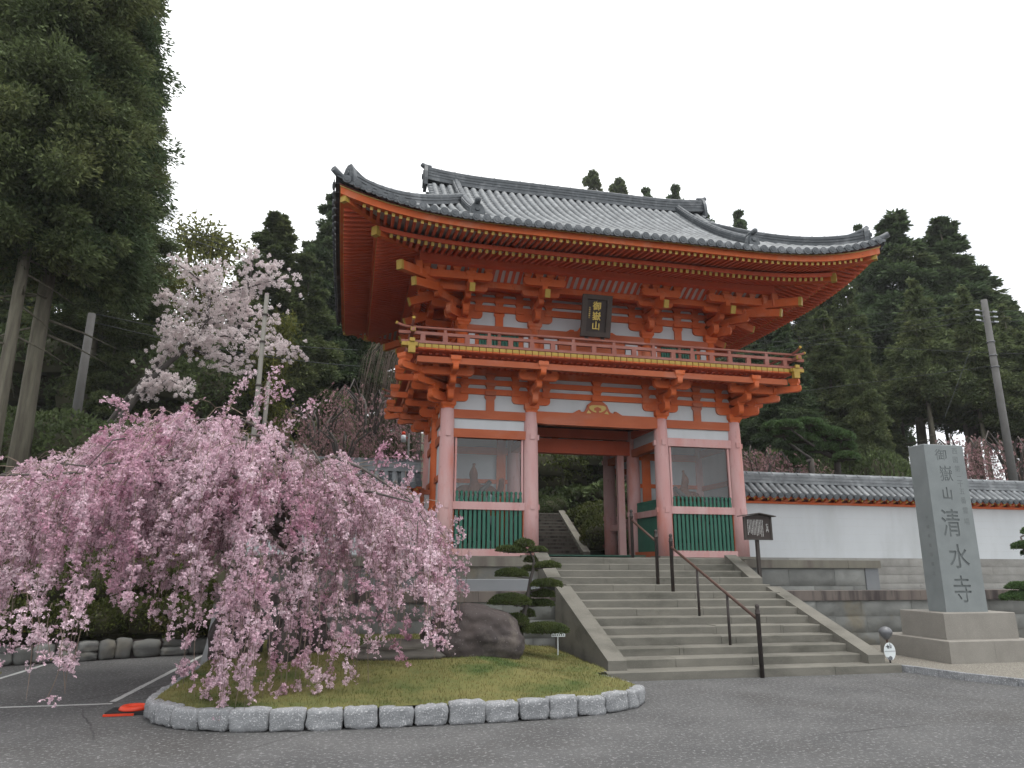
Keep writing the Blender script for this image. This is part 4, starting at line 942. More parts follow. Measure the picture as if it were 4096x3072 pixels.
lw = empty('retaining_wall', (-4.8, -.1, 0), 'lower grey stone retaining wall with stained coping behind the lawn', 'retaining wall')
m = MB(); courses(m, -8.3, -1.12, -.07, 0, 1.18, 3, .7, 1.4, .06); m.build('stone_face', M['wall'], lw)
m = MB(); cap_run(m, -8.45, -1.12, -.12, .2, 1.18, 1.41); m.build('coping', M['capd'], lw)
m = MB(); m.prism([(-.12, 0), (-.12, 1.179), (.15, 1.179), (.15, 0)], (-8.46, 0, 0), (0, 1, 0), (0, 0, 1), (1, 0, 0), 0, .2)
m.prism([(-1.36, 0), (-.121, 0), (-.121, .98), (-.5, .45), (-.95, .12), (-1.36, .03)], (-8.46, 0, 0), (0, 1, 0), (0, 0, 1), (1, 0, 0), 0, .14); m.build('end_panel', M['conc'], lw)
rw = empty('retaining_wall', (10, -.1, 0), 'lower grey stone retaining wall with dark stained coping right of the steps', 'retaining wall')
m = MB(); courses(m, 4.62, 21, -.07, 0, 1.16, 3, .8, 1.5, .06); m.build('stone_face', M['wall'], rw)
m = MB(); cap_run(m, 4.60, 21, -.12, .2, 1.16, 1.395); m.build('coping', M['capd'], rw)
gp = empty('gate_platform', (1.74, 5, 0), 'raised stone platform with pale coping that carries the gate', 'platform')
m = MB(); courses(m, -8.4, -1.2, 1.13, 1.0, 1.95, 2, 1.2, 2.0, .012); m.build('stone_face', M['wall'], gp)
m = MB(); courses(m, 4.42, 8.05, 1.13, 1.0, 1.935, 2, .8, 1.4, .05); m.build('stone_face', M['wall'], gp)
m = MB(); m.box(8.05, 8.46, 1.11, 1.5, 1.0, 1.934); m.build('corner_pier', M['conc'], gp)
m = MB(); cap_run(m, -8.45, -1.2, 1.07, 1.5, 1.945, 2.165, 1.7); m.build('coping', M['cap'], gp)
m = MB(); cap_run(m, 4.40, 8.53, 1.07, 1.5, 1.935, 2.14, 1.6); m.build('coping', M['cap'], gp)
m = MB(); m.box(-8.38, 8.48, 1.5, 12.2, .9, 2.14); m.build('paved_top', M['cap'], gp)
m = MB(); m.box(-8.41, -8.2, 1.16, 12.2, .9, 1.95); m.build('side_face', M['wall'], gp)
m = MB(); c = [(-1.45, 1.41), (-1.43, 1.6), (-1.52, 1.66), (-5.2, 1.66), (-5.25, 1.41)]
m.loft([[(x, y, z) for x, z in c] for y in (.1, .55)]); tag(m.build('granite_slab', M['conc']), 'long pale granite slab lying on the terrace left of the steps', 'stone slab')

# ------------------------------------------------------------------ white boundary walls with tiled roofs
def boundary(name, x0, x1, YW, zb, label, ztop, eave, corner=None):
    e = empty(name, ((x0+x1)/2, YW, zb), label, 'wall')
    s = (ztop-zb)/3.05
    m = MB(); m.box(x0, x1, YW-.22, YW+.22, zb, eave-.12)
    m.build('plaster_body', M['white'], e)
    m = MB()
    for k in range(1, 6): m.box(x0, x1, YW-.223, YW-.2185, zb+k*(eave-zb-.4)/6, zb+k*(eave-zb-.4)/6+.006)
    m.build('panel_joints', M['paint'], e)
    m = MB(); z0 = zb-1.2
    for k in range(4): courses(m, x0, x1, YW-.27, z0+k*.3, z0+(k+1)*.3, 1, 2.2, 3.4, .02, .5)
    m.build('stone_base', M['pale'], e)
    # eave: red fascia, brackets with yellow tips
    m = MB(); m.box(x0, x1, YW-.30, YW+.30, eave-.20, eave-.12); m.box(x0, x1, YW-.60, YW+.60, eave-.015, eave+.035)
    n = int((x1-x0)/.56)
    for k in range(n+1):
        x = x0+.15+k*(x1-x0-.3)/n; m.prism([(-.24, eave-.119), (-.36, eave-.119), (-.55, eave-.05), (-.55, eave-.016), (-.24, eave-.016)], (x, YW, 0), (0, 1, 0), (0, 0, 1), (1, 0, 0), -.10, .10)
    m.build('eave_brackets', M['verm'], e)
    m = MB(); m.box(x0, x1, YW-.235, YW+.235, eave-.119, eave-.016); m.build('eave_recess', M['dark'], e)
    m = MB(); n2 = 2*n
    for k in range(n2+1):
        x = x0+.15+k*(x1-x0-.3)/n2; m.lathe(x, YW-.57, [(.02, eave-.085), (.035, eave-.07), (.035, eave-.035), (.02, eave-.018)], 8)
    m.build('gilded_tips', M['gold'], e)
    # tiles
    W = .66; rise = ztop-.42-eave-.06
    class FR: pass
    fr = ((( x0+x1)/2-GX, YW-GY-W), (1, 0), (0, 1), (x1-x0)/2); h = (x1-x0)/2
    zf = lambda t, s, hh: eave+.06+rise*(s/W)
    pan, rows, discs = tile_slope(fr, h, lambda t: W, zf, .285, .086)
    r = pan.build('roof', M['tiled'], e); rows.build('cover_tiles', M['tile'], r); discs.build('eave_end_discs', M['tiled'], r)  # pans and discs darkened in colour to suggest shade, as on the gate
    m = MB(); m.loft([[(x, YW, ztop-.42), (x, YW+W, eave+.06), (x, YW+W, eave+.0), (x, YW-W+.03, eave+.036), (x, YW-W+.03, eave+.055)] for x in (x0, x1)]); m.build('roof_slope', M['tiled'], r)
    m = MB(); z = ztop-.46
    for i, wd in enumerate((.40, .34, .38, .32, .36)): m.box(x0-.02*(i % 2), x1+.02*(i % 2), YW-wd/2, YW+wd/2, z, z+.062); z += .0625
    x = x0
    while x < x1: b = min(x+.52, x1); m.loft([[(xx, YW+.155*cos(a)*q, z-.01+.135*sin(a)*q) for a in [pi*j/8 for j in range(9)]] for xx, q in ((x, 1.0), (x+.04, 1.04), (x+.05, .97), (b, .95))], True); x = b
    m.build('ridge', M['tile'], r)
    return e
YW = 7.35
q0 = at(3000, 1985.6, Y=YW-.66); q1 = at(3000, 1750+.6029*225, Y=YW); q2 = at(3060, 2229.5, Y=YW-.22)
boundary('boundary_wall', 6.75, 20.9, YW, float(q2[2]), 'long white plaster boundary wall with tiled roof right of the gate', float(q1[2])+.03, float(q0[2])+.0)
boundary('boundary_wall', -9.3, -3.62, YW, float(q2[2]), 'white plaster boundary wall with tiled roof left of the gate behind the cherry blossom', float(q1[2])+.03, float(q0[2]))
ww = empty('wing_panel', (-3.3, YW, 2.2), 'narrow white panel in an orange frame joining the gate to the left wall', 'wall panel')
m = MB(); m.box(-3.6, -3.05, YW-.05, YW+.05, 2.2, 4.25); m.build('panel', M['white'], ww)
m = MB(); m.box(-3.62, -3.48, YW-.12, YW+.12, 2.15, 4.4); m.box(-3.48, -3.02, YW-.1, YW+.1, 4.2, 4.36); m.box(-3.48, -3.02, YW-.1, YW+.1, 2.15, 2.3); m.build('frame', M['vermf'], ww)

# ------------------------------------------------------------------ stone pillar
pl = empty('stone_monument', (7.27, -2.5, 0.1), 'tall grey granite name pillar with carved characters on a two-tier pedestal', 'monument')
def bevbox(m, x0, x1, y0, y1, z0, z1, e=.012, tp=0.0):
    m.loft([[(x0+a, y0+a, z), (x1-a, y0+a, z), (x1-a, y1-a, z), (x0+a, y1-a, z)] for z, a in ((z0, 0), (z1-e, tp), (z1, tp+e))])
m = MB(); bevbox(m, 6.20, 7.30, -3.46, -1.45, -.05, .525); bevbox(m, 7.304, 8.42, -3.46, -1.45, -.05, .525); m.build('lower_pedestal', M['plinth'], pl)
m = MB(); bevbox(m, 6.42, 8.24, -3.18, -1.93, .526, 1.055, .012, .004); m.build('upper_pedestal', M['plinth'], pl)
SX0, SX1, SY0, SY1 = 6.735, 7.80, -2.93, -2.44
m = MB(); bevbox(m, SX0, SX1, SY0, SY1, 1.056, 4.69, .015, .012); sh = m.build('shaft', M['shaft'], pl)
def carve(s, size, x, z, y=None, face='f', xs=1.0):
    rot = (pi/2, 0, 0) if face == 'f' else (pi/2, 0, -pi/2)
    deep = size > .2  # small characters are proud dark strips, painted shade in place of a cut
    o = text('carved_character', s, size, M['engr'], (x+(0 if deep or face == 'f' else .0), SY0 if face == 'f' else y, z), rot, pl, .022 if deep else .0015, 0, 0, xs, .006 if deep and s not in '\u5fa1\u5dbd\u5bfa' else .001 if not deep else 0.0)
    if deep: o['deep'] = 1
    elif face == 'f': o.location.y += .0125*(z-1.056)/3.62
    return o
cut = []
XM = 7.27
def pil(a, b): return at(3600+a*.422, 1750+b*.422, Y=SY0)
for s, a, b, sz, xs_ in (('\u5fa1', 392, 172, .27, 1.22), ('\u5dbd', 440, 352, .38, .95), ('\u5c71', 452, 540, .30, 1.0), ('\u6e05', 490, 830, .64, .80), ('\u6c34', 562, 1145, .55, .98), ('\u5bfa', 598, 1460, .62, .80)):
    q = pil(a, b); carve(s, sz, float(q[0]), float(q[2]), xs=xs_)
for s, a, b in zip('\u897f\u56fd\u7b2c\u4e8c\u5341\u4e94\u756a\u970a\u5834', (530, 537, 558, 575, 585, 600, 614, 632, 645), (132, 215, 300, 392, 445, 515, 600, 695, 800)):
    q = pil(a, b); carve(s, .155, float(q[0])-.025, float(q[2]))
for i, s in enumerate('\u5e73\u6210\u5e74\u5409\u65e5\u5efa\u4e4b'): carve(s, .085, SX0+.0125*(3.05-i*.2-1.056)/3.62, 3.05-i*.2, SY0+.20, 's')
cutters = [o for o in bpy.data.objects if o.name.startswith('carved_character') and o.get('deep')]
bm = bmesh.new()
for o in cutters:
    t_ = o.data.copy(); t_.transform(Matrix.Translation(o.location) @ o.rotation_euler.to_matrix().to_4x4() @ Matrix.Diagonal((*o.scale, 1))); bm.from_mesh(t_); bpy.data.meshes.remove(t_)
bmesh.ops.remove_doubles(bm, verts=bm.verts, dist=.0004); bmesh.ops.recalc_face_normals(bm, faces=bm.faces)
cme = bpy.data.meshes.new('cutter'); bm.to_mesh(cme); bm.free(); cme.materials.append(M['engr']); co = bpy.data.objects.new('cutter', cme); COL.objects.link(co); co.parent = pl
sh.data.materials.append(M['engr']); md = sh.modifiers.new('carving', 'BOOLEAN'); md.operation = 'DIFFERENCE'; md.object = co; md.solver = 'EXACT'; md.use_self = True; md.material_mode = 'TRANSFER'
dg = bpy.context.evaluated_depsgraph_get(); nme = bpy.data.meshes.new_from_object(sh.evaluated_get(dg)); sh.modifiers.clear(); sh.data = nme
for o in cutters+[co]: bpy.data.objects.remove(o)
# gravel bed and its kerb
gb = [(4.72, -3.10), (5.10, -3.85), (5.36, -4.75), (5.76, -5.45), (6.6, -6.6), (7.8, -7.6), (14, -9.5), (21, -9.5), (21, -.12), (4.65, -.12)]
m = MB(); m.loft([[(x, y, z) for x, y in gb] for z in (-.05, .095)]); tag(m.build('gravel_bed', M['gravel']), 'grey gravel around the stone pillar', 'gravel', kind='stuff')
kb = [(4.66, -3.12), (5.0, -3.82), (5.26, -4.72), (5.66, -5.45), (6.5, -6.62), (7.75, -7.7), (10, -8.7)]
for i, (a, b) in enumerate(zip(kb[:-1], kb[1:])):
    a_, b_ = Vector((*a, 0)), Vector((*b, 0)); n = max(1, round((b_-a_).length/.62))
    for j in range(n):
        p, q = a_+(b_-a_)*j/n, a_+(b_-a_)*(j+1)/n; d = (q-p).normalized(); nn_ = Vector((-d.y, d.x, 0))*.11
        m = MB(); m.loft([[tuple(c+Vector((0, 0, z))) for c in (p+d*.004, q-d*.004, q-d*.004+nn_, p+d*.004+nn_)] for z in (-.02, .115, .125)])
        tag(m.build('edging_stone', M['gran']), 'straight grey kerb length edging the gravel bed, %s from the stairs' % ORD[[0, 1, 3, 4, 6, 8][i]+j if [0, 1, 3, 4, 6, 8][i]+j < 20 else 19], 'kerb stone', 'kerb around the gravel bed')

# ------------------------------------------------------------------ small things around the steps
nb = empty('notice_board', (5.2, 1.0, 1.5), 'dark roofed notice board on a post in front of the right gate column', 'notice board')
yb = .75
cN = at(3030, 2085, Y=yb); zc = float(cN[2]); xc = float(at(3030, 2130, Y=yb)[0])
m = MB(); m.box(xc-.03, xc+.05, yb+.03, yb+.11, 1.1, zc+.1); m.build('post', M['wood'], nb)
zb0, zb1 = float(at(3030, 2157, Y=yb)[2]), float(at(3030, 2067, Y=yb)[2]); w2 = (at(3083, 2120, Y=yb)[0]-at(2978, 2120, Y=yb)[0])/2; xm = float(at(3031, 2120, Y=yb)[0])
m = MB(); m.box(xm-w2, xm+w2, yb-.02, yb+.028, zb0, zb1); bd = m.build('board', M['plaqb'], nb)
m = MB(); m.box(xm-w2-.02, xm-w2+.03, yb-.04, yb+.029, zb0-.02, zb1); m.box(xm+w2-.03, xm+w2+.02, yb-.04, yb+.029, zb0-.02, zb1); m.box(xm-w2+.03, xm+w2-.03, yb-.04, yb-.0205, zb0-.02, zb0+.02); m.build('frame', M['wood'], nb)
m = MB(); m.loft([[(xm-w2-.10, y, zb1+.0), (xm, y, zb1+.075), (xm+w2+.10, y, zb1+.0), (xm+w2+.10, y, zb1+.022), (xm, y, zb1+.098), (xm-w2-.10, y, zb1+.022)] for y in (yb-.14, yb+.16)]); m.build('roof', M['wood'], nb)
m = MB(); m.prism([(-w2, 0), (w2, 0), (0, .072)], (xm, yb, zb1), (1, 0, 0), (0, 0, 1), (0, 1, 0), -.03, .03); m.build('gable', M['wood'], nb)
m = MB(); hh = zb1-zb0
for c in range(11):
    x = xm-w2*.76+c*w2*1.12/10; z = zb1-hh*.14; zl = zb0+hh*rnd.uniform(.12, .3)
    while z > zl:
        a = rnd.uniform(.010, .019); m.box(x-.009, x+.009-rnd.uniform(0, .006), yb-.0235, yb-.0203, z-a, z); z -= a+rnd.uniform(.005, .011)
m.build('fine_text', M['wtxt'], nb)
for i, s in enumerate('\u4ec1\u738b\u9580'): text('title_text', s, .075, M['wtxt'], (xm+w2*.70, yb-.022, zb1-hh*(.38+.125*i)), (pi/2, 0, 0), nb, .002)

YG = -2.3
def c9(a, b): return at(1300+a*.6329, 2200+b*.6329, Y=YG)
gx0, gx1 = float(c9(1430, 540)[0]), float(c9(1516, 545)[0]); gz0, gz1, gt = float(c9(1470, 548)[2]), float(c9(1470, 480)[2]), float(c9(1474, 468)[2]); gxs = float(c9(1472, 560)[0])
sg = empty('plant_sign', (gxs, YG, .40), 'small white sign on a thin stake in the grass beside the steps', 'sign')
m = MB(); m.box(gxs-.010, gxs+.010, YG, YG+.02, .3, gt); m.build('stake', M['sign'], sg)
m = MB(); m.box(gx0, gx1, YG-.02, YG-.004, gz0, gz1); m.build('board', M['sign'], sg)
m = MB()
for k in range(6): x = gx0+.03+k*(gx1-gx0-.06)/5; m.prism([(-.012, 0), (.012, 0), (.004, .03), (-.006, .03)], (x, YG-.0235, gz0+.02), (1, 0, 0), (0, 0, 1), (0, 1, 0), 0, .003)
m.build('lettering', M['black'], sg)

p = at(3450+512*.1808, 2450+455*.1808, Y=-3.15); rr = .155/2+.03
gl = empty('garden_lamp', (float(p[0]), -3.15, .0), 'dark round lamp on a thin stem standing behind the round white sign', 'lamp')
m = MB(); n_ = 12; m.lathe(p[0], -3.15, [(.01, p[2]-.13), (.05, p[2]-.115), (.105, p[2]-.05), (.128, p[2]+.01), (.13, p[2]+.03), (.12, p[2]+.06), (.09, p[2]+.1), (.045, p[2]+.122), (.005, p[2]+.128)], 24); m.build('globe', M['steel'], gl)
m = MB(); m.tube([(p[0]+.03, -3.15, .05), (p[0]+.01, -3.15, p[2]-.12)], [.016, .02], 10); m.build('stem', M['rust'], gl)
rs = empty('round_sign', (4.83, -3.42, 0), 'worn round white sign on a short post at the foot of the steps', 'sign')
p = at(3450+603*.1808, 2450+860*.1808, Y=-3.5); a_, b_ = .128, .165
m = MB(); m.prism([(a_*cos(2*pi*k/32), b_*sin(2*pi*k/32)) for k in range(32)], (p[0], -3.5, p[2]), (1, 0, 0), (0, 0, 1), (0, 1, 0), -.006, .006); m.build('disc', M['sign'], rs)
m = MB(); m.box(p[0]-.118, p[0]+.118, -3.509, -3.5065, p[2]+.0, p[2]+.008)
for x0_, x1_, z0_, z1_ in ((-.055, -.035, .055, .13), (-.085, -.005, .085, .10), (-.03, -.012, .05, .11), (.005, .02, .06, .15), (.005, .045, .06, .075), (.03, .045, .06, .12)): m.box(p[0]+x0_, p[0]+x1_, -3.5085, -3.5066, p[2]+z0_, p[2]+z1_)
m.build('lettering', M['steel'], rs)
m = MB(); m.prism([(-.05, -.16), (.03, -.165), (.045, -.12), (.02, -.09), (-.01, -.085), (-.05, -.11), (-.085, -.1)], (p[0], -3.5, p[2]), (1, 0, 0), (0, 0, 1), (0, 1, 0), -.0083, -.0064); m.build('worn_patch', M['steel'], rs)
m = MB(); m.tube([(p[0]+.0, -3.485, .03), (p[0], -3.485, p[2]-.02)], .016, 8); m.lathe(p[0]+.03, -3.5, [(.10, .004), (.11, .03), (.06, .06), (.02, .065)], 16); m.build('post', M['iron'], rs)

# orange folding cone
fc = empty('folding_cone', (-8.62, -4.92, 0), 'collapsed orange folding cone lying on the asphalt by the lawn corner', 'traffic cone')
m = MB((-8.62, -4.9, 0)); m.box(-.27, .22, -.2, .2, .003, .045); m.build('base', M['black'], fc)
m = MB((-8.62, -4.9, 0)); m.box(-.28, .1, -.235, -.203, .004, .03); m.build('base_trim', M['orange'], fc)
m = MB((-8.62, -4.9, 0)); m.lathe(.04, 0, [(.185, .046), (.19, .06), (.175, .085), (.15, .10), (.12, .105), (.11, .08), (.06, .075)], 28); m.build('folded_rings', M['orange'], fc)

# boulders
def boulder(name, pts_prof, c, sx, sy, h, seed, m_, label, cat='rock', strat=False, topf=None):
    bm = bmesh.new(); bmesh.ops.create_icosphere(bm, subdivisions=5, radius=1)
    for v in bm.verts:
        p = v.co.copy(); q = max(abs(p.x), abs(p.y)*.96, abs(p.z)*1.02); p = p*(1+.42*(1/q-1)) if q > 0 else p
        k = 1-.22*max(0, p.z); x, y, z = p.x*sx*k, p.y*sy*k, p.z
        z = (z*.5+.5)*h*1.12-.12*h
        if topf: x, z = topf(x, z)
        f = Vector((p.x*1.4+seed, p.y*1.4, p.z*1.4)); g = .09*noise.noise(f*1.3)+.045*noise.noise(f*3.7)+.018*noise.noise(f*11)
        if strat: g += .05*sin(z*34+2.5*noise.noise(f*.8))
        n = Vector((p.x, p.y, p.z*.5)); v.co = Vector((x, y, z))+n*g*min(sx, h)
    me = bpy.data.meshes.new(name); bm.to_mesh(me); bm.free(); me.polygons.foreach_set('use_smooth', [True]*len(me.polygons))
    o = link(name, me, m_); o.location = c; return tag(o, label, cat)
boulder('boulder', None, (-3.50, -2.95, .28), .92, .6, 1.02, 3, M['rock'], 'big dark brown boulder on the lawn in front of the wall', topf=lambda x, z: (x-.0+.10*z*0, z*(1-.10*max(0, x))))
boulder('layered_rock', None, (-4.85, -3.35, .26), .80, .34, .50, 8, M['log'], 'long low layered grey-brown rock left of the big boulder', strat=True)
boulder('boulder', None, (-6.55, -2.3, .30), .55, .4, .85, 15, M['rock'], 'upright dark boulder half hidden behind the hanging blossom', 'rock')
boulder('boulder', None, (-7.75, -1.6, .30), .5, .4, .95, 23, M['rock'], 'brown boulder at the left end of the lawn by the end panel', 'rock')
# rubble edging along the car park
P0, P1 = Vector((-18.5, -2.1, 0)), Vector((-8.75, 1.75, 0)); d = (P1-P0).normalized(); nr = Vector((-d.y, d.x, 0)); x = 0.0; L = (P1-P0).length; i = 0
rb = empty('rubble_wall', tuple(P0), 'low rubble stone wall below the hedge along the car park', 'stone wall')
m = MB(); m.loft([[tuple(p+nr*o+Vector((0, 0, z))) for p, o in ((P0, .12), (P1, .12), (P1, .45), (P0, .45))] for z in (0, .36)]); m.build('earth_core', M['rock'], rb)
sm = MB()
def rub(cx_, z0, w_, h_, sd):
    bm = bmesh.new(); bmesh.ops.create_icosphere(bm, subdivisions=3, radius=1); c = P0+d*cx_
    for v in bm.verts:
        p = v.co; q = max(abs(p.x), abs(p.y), abs(p.z)); p = p*(1+.6*(1/q-1)); f = p*1.5+Vector((sd, sd*2, 0)); g = 1+.16*noise.noise(f)+.06*noise.noise(f*3)
        w3 = c+d*(p.x*w_/2*g)+nr*(.16+p.y*.16*g)+Vector((0, 0, z0+h_/2+p.z*h_/2*g)); v.co = w3
    n0 = len(sm.v); bm.verts.index_update(); sm.raw([tuple(v.co) for v in bm.verts], [tuple(v.index for v in f.verts) for f in bm.faces], True); bm.free()
while x < L:
    w_ = rnd.uniform(.3, .62)
    if rnd.random() < .55: rub(x+w_/2, 0, w_*1.0, rnd.uniform(.34, .45), i)
    else:
        h1 = rnd.uniform(.16, .26); rub(x+w_/2, 0, w_, h1, i); rub(x+w_/2+rnd.uniform(-.05, .05), h1-.02, w_*.95, .42-h1, i+50)
    x += w_*.97; i += 1
sm.build('field_stones', M['gran'] if False else M['wall'], rb)

# stone figure on a log stand under the gate
p = at(2452, 2200, Y=10.2); X_ = float(p[0])
ls = empty('offering_stand', (X_, 10.2, 2.2), 'small log stand carrying a grey carved stone beside the rear gate column', 'stand')
m = MB()
for dx in (-.14, .16): m.cyl(X_+dx, 10.2, 2.1, 2.62, .13, .12, 14)
m.build('log_leg', M['barkp'], ls); m = MB(); m.box(X_-.34, X_+.36, 10.0, 10.4, 2.62, 2.72); m.build('table_top', M['dark'], ls)
bo = boulder('carved_stone', None, (X_+.06, 10.2, 2.72), .2, .14, .34, 31, M['conc'], 'grey carved stone sitting on the log stand in the gateway', 'stone figure', topf=lambda x, z: (x+.25*z, z))
# ------------------------------------------------------------------ vegetation
def quads(P, D, U, ln, wd):
    """leaf quads at P, axis D, side U; ln, wd arrays -> verts, faces"""
    n = len(P); ln = np.broadcast_to(np.asarray(ln, float), n)[:, None]; wd = np.broadcast_to(np.asarray(wd, float), n)[:, None]
    V = np.stack([P-U*wd*.5, P+D*ln*.45-U*wd*.62, P+D*ln, P+D*ln*.55+U*wd*.6], 1)
    return V.reshape(-1, 3), np.arange(4*n).reshape(-1, 4)
def unit(a): return a/np.maximum(np.linalg.norm(a, axis=1, keepdims=True), 1e-9)
def rdir(rng, n): return unit(rng.normal(size=(n, 3)))
def cedar_crown(rng, H, h0, Rmax, nbranch, per, leaf, shape=.8, droop=.32, tipw=.03, gap=0.0, clump=.75):
    """foliage carried in tufts on drooping branches round a straight trunk"""
    cs = []; rs = []
    for i in range(nbranch):
        f = rng.random(); z = h0+(H-h0)*f
        Rz = Rmax*((1-f)**shape)*(.72+.28*min(1, f*6))+Rmax*tipw; Rz *= rng.uniform(.7, 1.12); az = rng.uniform(0, 2*pi)
        k = max(1, int(Rz/(clump*.75)))
        for j in range(k):
            q = 1-(j/k)*.8; r = Rz*q
            cs.append((r*cos(az)+rng.normal()*.12, r*sin(az)+rng.normal()*.12, z-droop*r*.55+rng.normal()*.2)); rs.append(clump*rng.uniform(.55, 1.1)*(.16+.84*min(1, (1-f)*2.2)))
    for z in np.linspace(h0+(H-h0)*.35, H*.99, 34):
        f = (z-h0)/(H-h0); rr_ = Rmax*(1-f)**shape*.35; a_ = rng.uniform(0, 6.28); cs.append((rr_*cos(a_), rr_*sin(a_), z)); rs.append(clump*(.10+.9*(1-f)))
    cs = np.array(cs); rs = np.array(rs); n = len(cs)*per
    C_ = np.repeat(cs, per, 0); r_ = np.repeat(rs, per)[:, None]
    d = rdir(rng, n); d[:, 2] *= .62; q = rng.random((n, 1))**.45
    P = C_+d*r_*q
    out = P.copy(); out[:, 2] = 0; out = unit(out); D = unit(d*.7+out*.55+np.array([0, 0, -.28])+rng.normal(size=(n, 3))*.4); U = unit(np.cross(D, rdir(rng, n)))
    return quads(P, D, U, leaf*rng.uniform(.7, 1.6, n), leaf*.36*rng.uniform(.6, 1.3, n))
def trunk_mesh(H, r0, bend=.0, seed=0, limbs=(), n=10):
    m = MB(); rr = random.Random(seed); pts = []; rad = []
    for k in range(9):
        f = k/8; pts.append((bend*sin(f*2.2+seed)*f*H*.04, bend*cos(f*1.7+seed)*f*H*.03, f*H)); rad.append(r0*(1.25 if k == 0 else 1-.88*f))
    m.tube(pts, rad, n)
    for (z, az, L, dz, r) in limbs: m.tube([(0, 0, z), (L*.5*cos(az), L*.5*sin(az), z+dz*.35), (L*cos(az), L*sin(az), z+dz)], [r, r*.65, r*.2], 6)
    return m
def make_tree(name, H, h0, Rm, nb, per, leaf, leafmat, r0, seed, **kw):
    rng = np.random.default_rng(seed); e = empty(name, (0, 0, 0))
    lim = [(h0*rng.uniform(.55, 1.0)+(H-h0)*.5*rng.random()*(rng.random() > .3), rng.uniform(0, 6.28), Rm*rng.uniform(.5, .85), -Rm*.12, r0*.16) for _ in range(14)]
    trunk_mesh(H*.97, r0, .5, seed, lim).build('trunk', M['barkc'], e)
    V, Fc = cedar_crown(rng, H, h0, Rm, nb, per, leaf, **kw); npmesh('crown', V, Fc, leafmat, e)
    return e
used = set()
def place(proto, X, Y, Z, sx, sz, rz, label, cat, group):
    o = proto if proto.name not in used else copy_tree(proto)
    used.add(proto.name); o.location = (X, Y, Z); o.scale = (sx, sx, sz); o.rotation_euler = (0, 0, rz); tag(o, label, cat, group); return o
# prototypes (height 20 m)
CA = make_tree('cedar_tree', 20, 5.2, 3.3, 155, 230, .25, M['cedar'], .30, 1, shape=.85)
CB = make_tree('cedar_tree', 20, 4.0, 3.1, 155, 225, .25, M['cedarw'], .28, 2, shape=.7)
CC = make_tree('cedar_tree', 20, 8.3, 3.0, 130, 230, .25, M['cedar'], .26, 3, shape=.95)
CE = make_tree('cedar_tree', 20, 10.5, 2.4, 80, 190, .25, M['cedarw'], .24, 9, shape=.9)
CD = make_tree('cedar_tree', 20, 2.0, 3.6, 150, 230, .26, M['cedarw'], .3, 4, shape=.75)
# the big old cedars at the left edge
BIG = make_tree('cedar_tree', 26, 7.4, 2.8, 430, 330, .15, M['cedar'], .27, 5, shape=.95, droop=.5, clump=.72, tipw=.08)
BIG2 = make_tree('cedar_tree', 31, 8.4, 2.9, 380, 310, .15, M['cedarw'], .21, 6, shape=.85, droop=.5, clump=.72, tipw=.08)
def put(proto, u, v, D, vtop=None, wid=1.0, label='', group='', H=20, dz=0.0, zb=None):
    """u at the visible top; stands on the hillside"""
    if vtop is not None:
        T = atd(u, vtop, D); zb_ = terr(T[0], T[1])-.25 if zb is None else zb; h = T[2]-zb_; return place(proto, T[0], T[1], zb_, wid*h/H, h/H, rnd.uniform(0, 6.28), label, 'tree', group)
    P = atd(u, v, D); zb_ = terr(P[0], P[1])-.3 if zb is None else zb; return place(proto, P[0], P[1], zb_, wid, wid, rnd.uniform(0, 6.28), label, 'tree', group)
gL = 'old cedars at the left edge'
p = atd(93, 1768, 25.5); place(BIG, p[0], p[1], terr(p[0], p[1])-.4, 1.0, 1.1, .7, 'huge old cedar with a thick mossy trunk towering over the cherry', 'tree', gL)
p = atd(-5, 1700, 24.2); place(BIG2, p[0], p[1], terr(p[0], p[1])-.3, .95, 1.06, 2.0, 'old cedar with a slim pale trunk beside the thick mossy one', 'tree', gL)
p = atd(330, 1700, 38); place(BIG2, p[0], p[1], terr(p[0], p[1])-.3, 1.0, .80, 1.1, 'shorter old cedar just right of the huge one, its crown filling the space below', 'tree', gL)
p = atd(-190, 1700, 30); place(BIG2, p[0], p[1], terr(p[0], p[1])-.3, 1.1, 1.12, 4.0, 'old cedar at the left picture edge, cut off by it', 'tree', gL)
# conifers left of the gate
gM = 'conifers on the slope left of the gate'
for pr_, u, vt, D, wd_, lb in ((CB, 1111, 858, 44, 1.35, 'rounded olive-green conifer standing left of the taller dark one by the roof corner'), (CA, 1335, 790, 50, 1.15, 'tall dark conifer rising right beside the left roof corner'),
    (CD, 985, 1060, 47, 1.25, 'broad conifer behind the left side of the white cherry crown'), (CD, 1235, 1010, 43, 1.2, 'dark conifer behind the concrete pole, below the taller two'), (CB, 840, 1130, 52, 1.3, 'conifer behind the top of the white cherry, right of the bamboo'),
    (CA, 640, 1120, 42, 1.3, 'shaded conifer behind the white cherry trunk'), (CD, 480, 1180, 38, 1.2, 'low dark conifer between the big cedar and the white cherry'), (CC, 330, 1100, 46, 1.3, 'shaded conifer seen below the crown of the huge cedar'), (CA, 150, 1060, 50, 1.3, 'shaded conifer behind the thick mossy trunk'), (CD, 20, 1120, 48, 1.3, 'shaded conifer at the left edge behind the slim trunk'),
    (CC, 1420, 1150, 46, 1.3, 'dark conifer hidden behind the left eave of the gate'), (CD, 1560, 1240, 50, 1.3, 'dark conifer behind the left balcony end')):
    put(pr_, u, 0, D, vt, wd_, lb, gM)
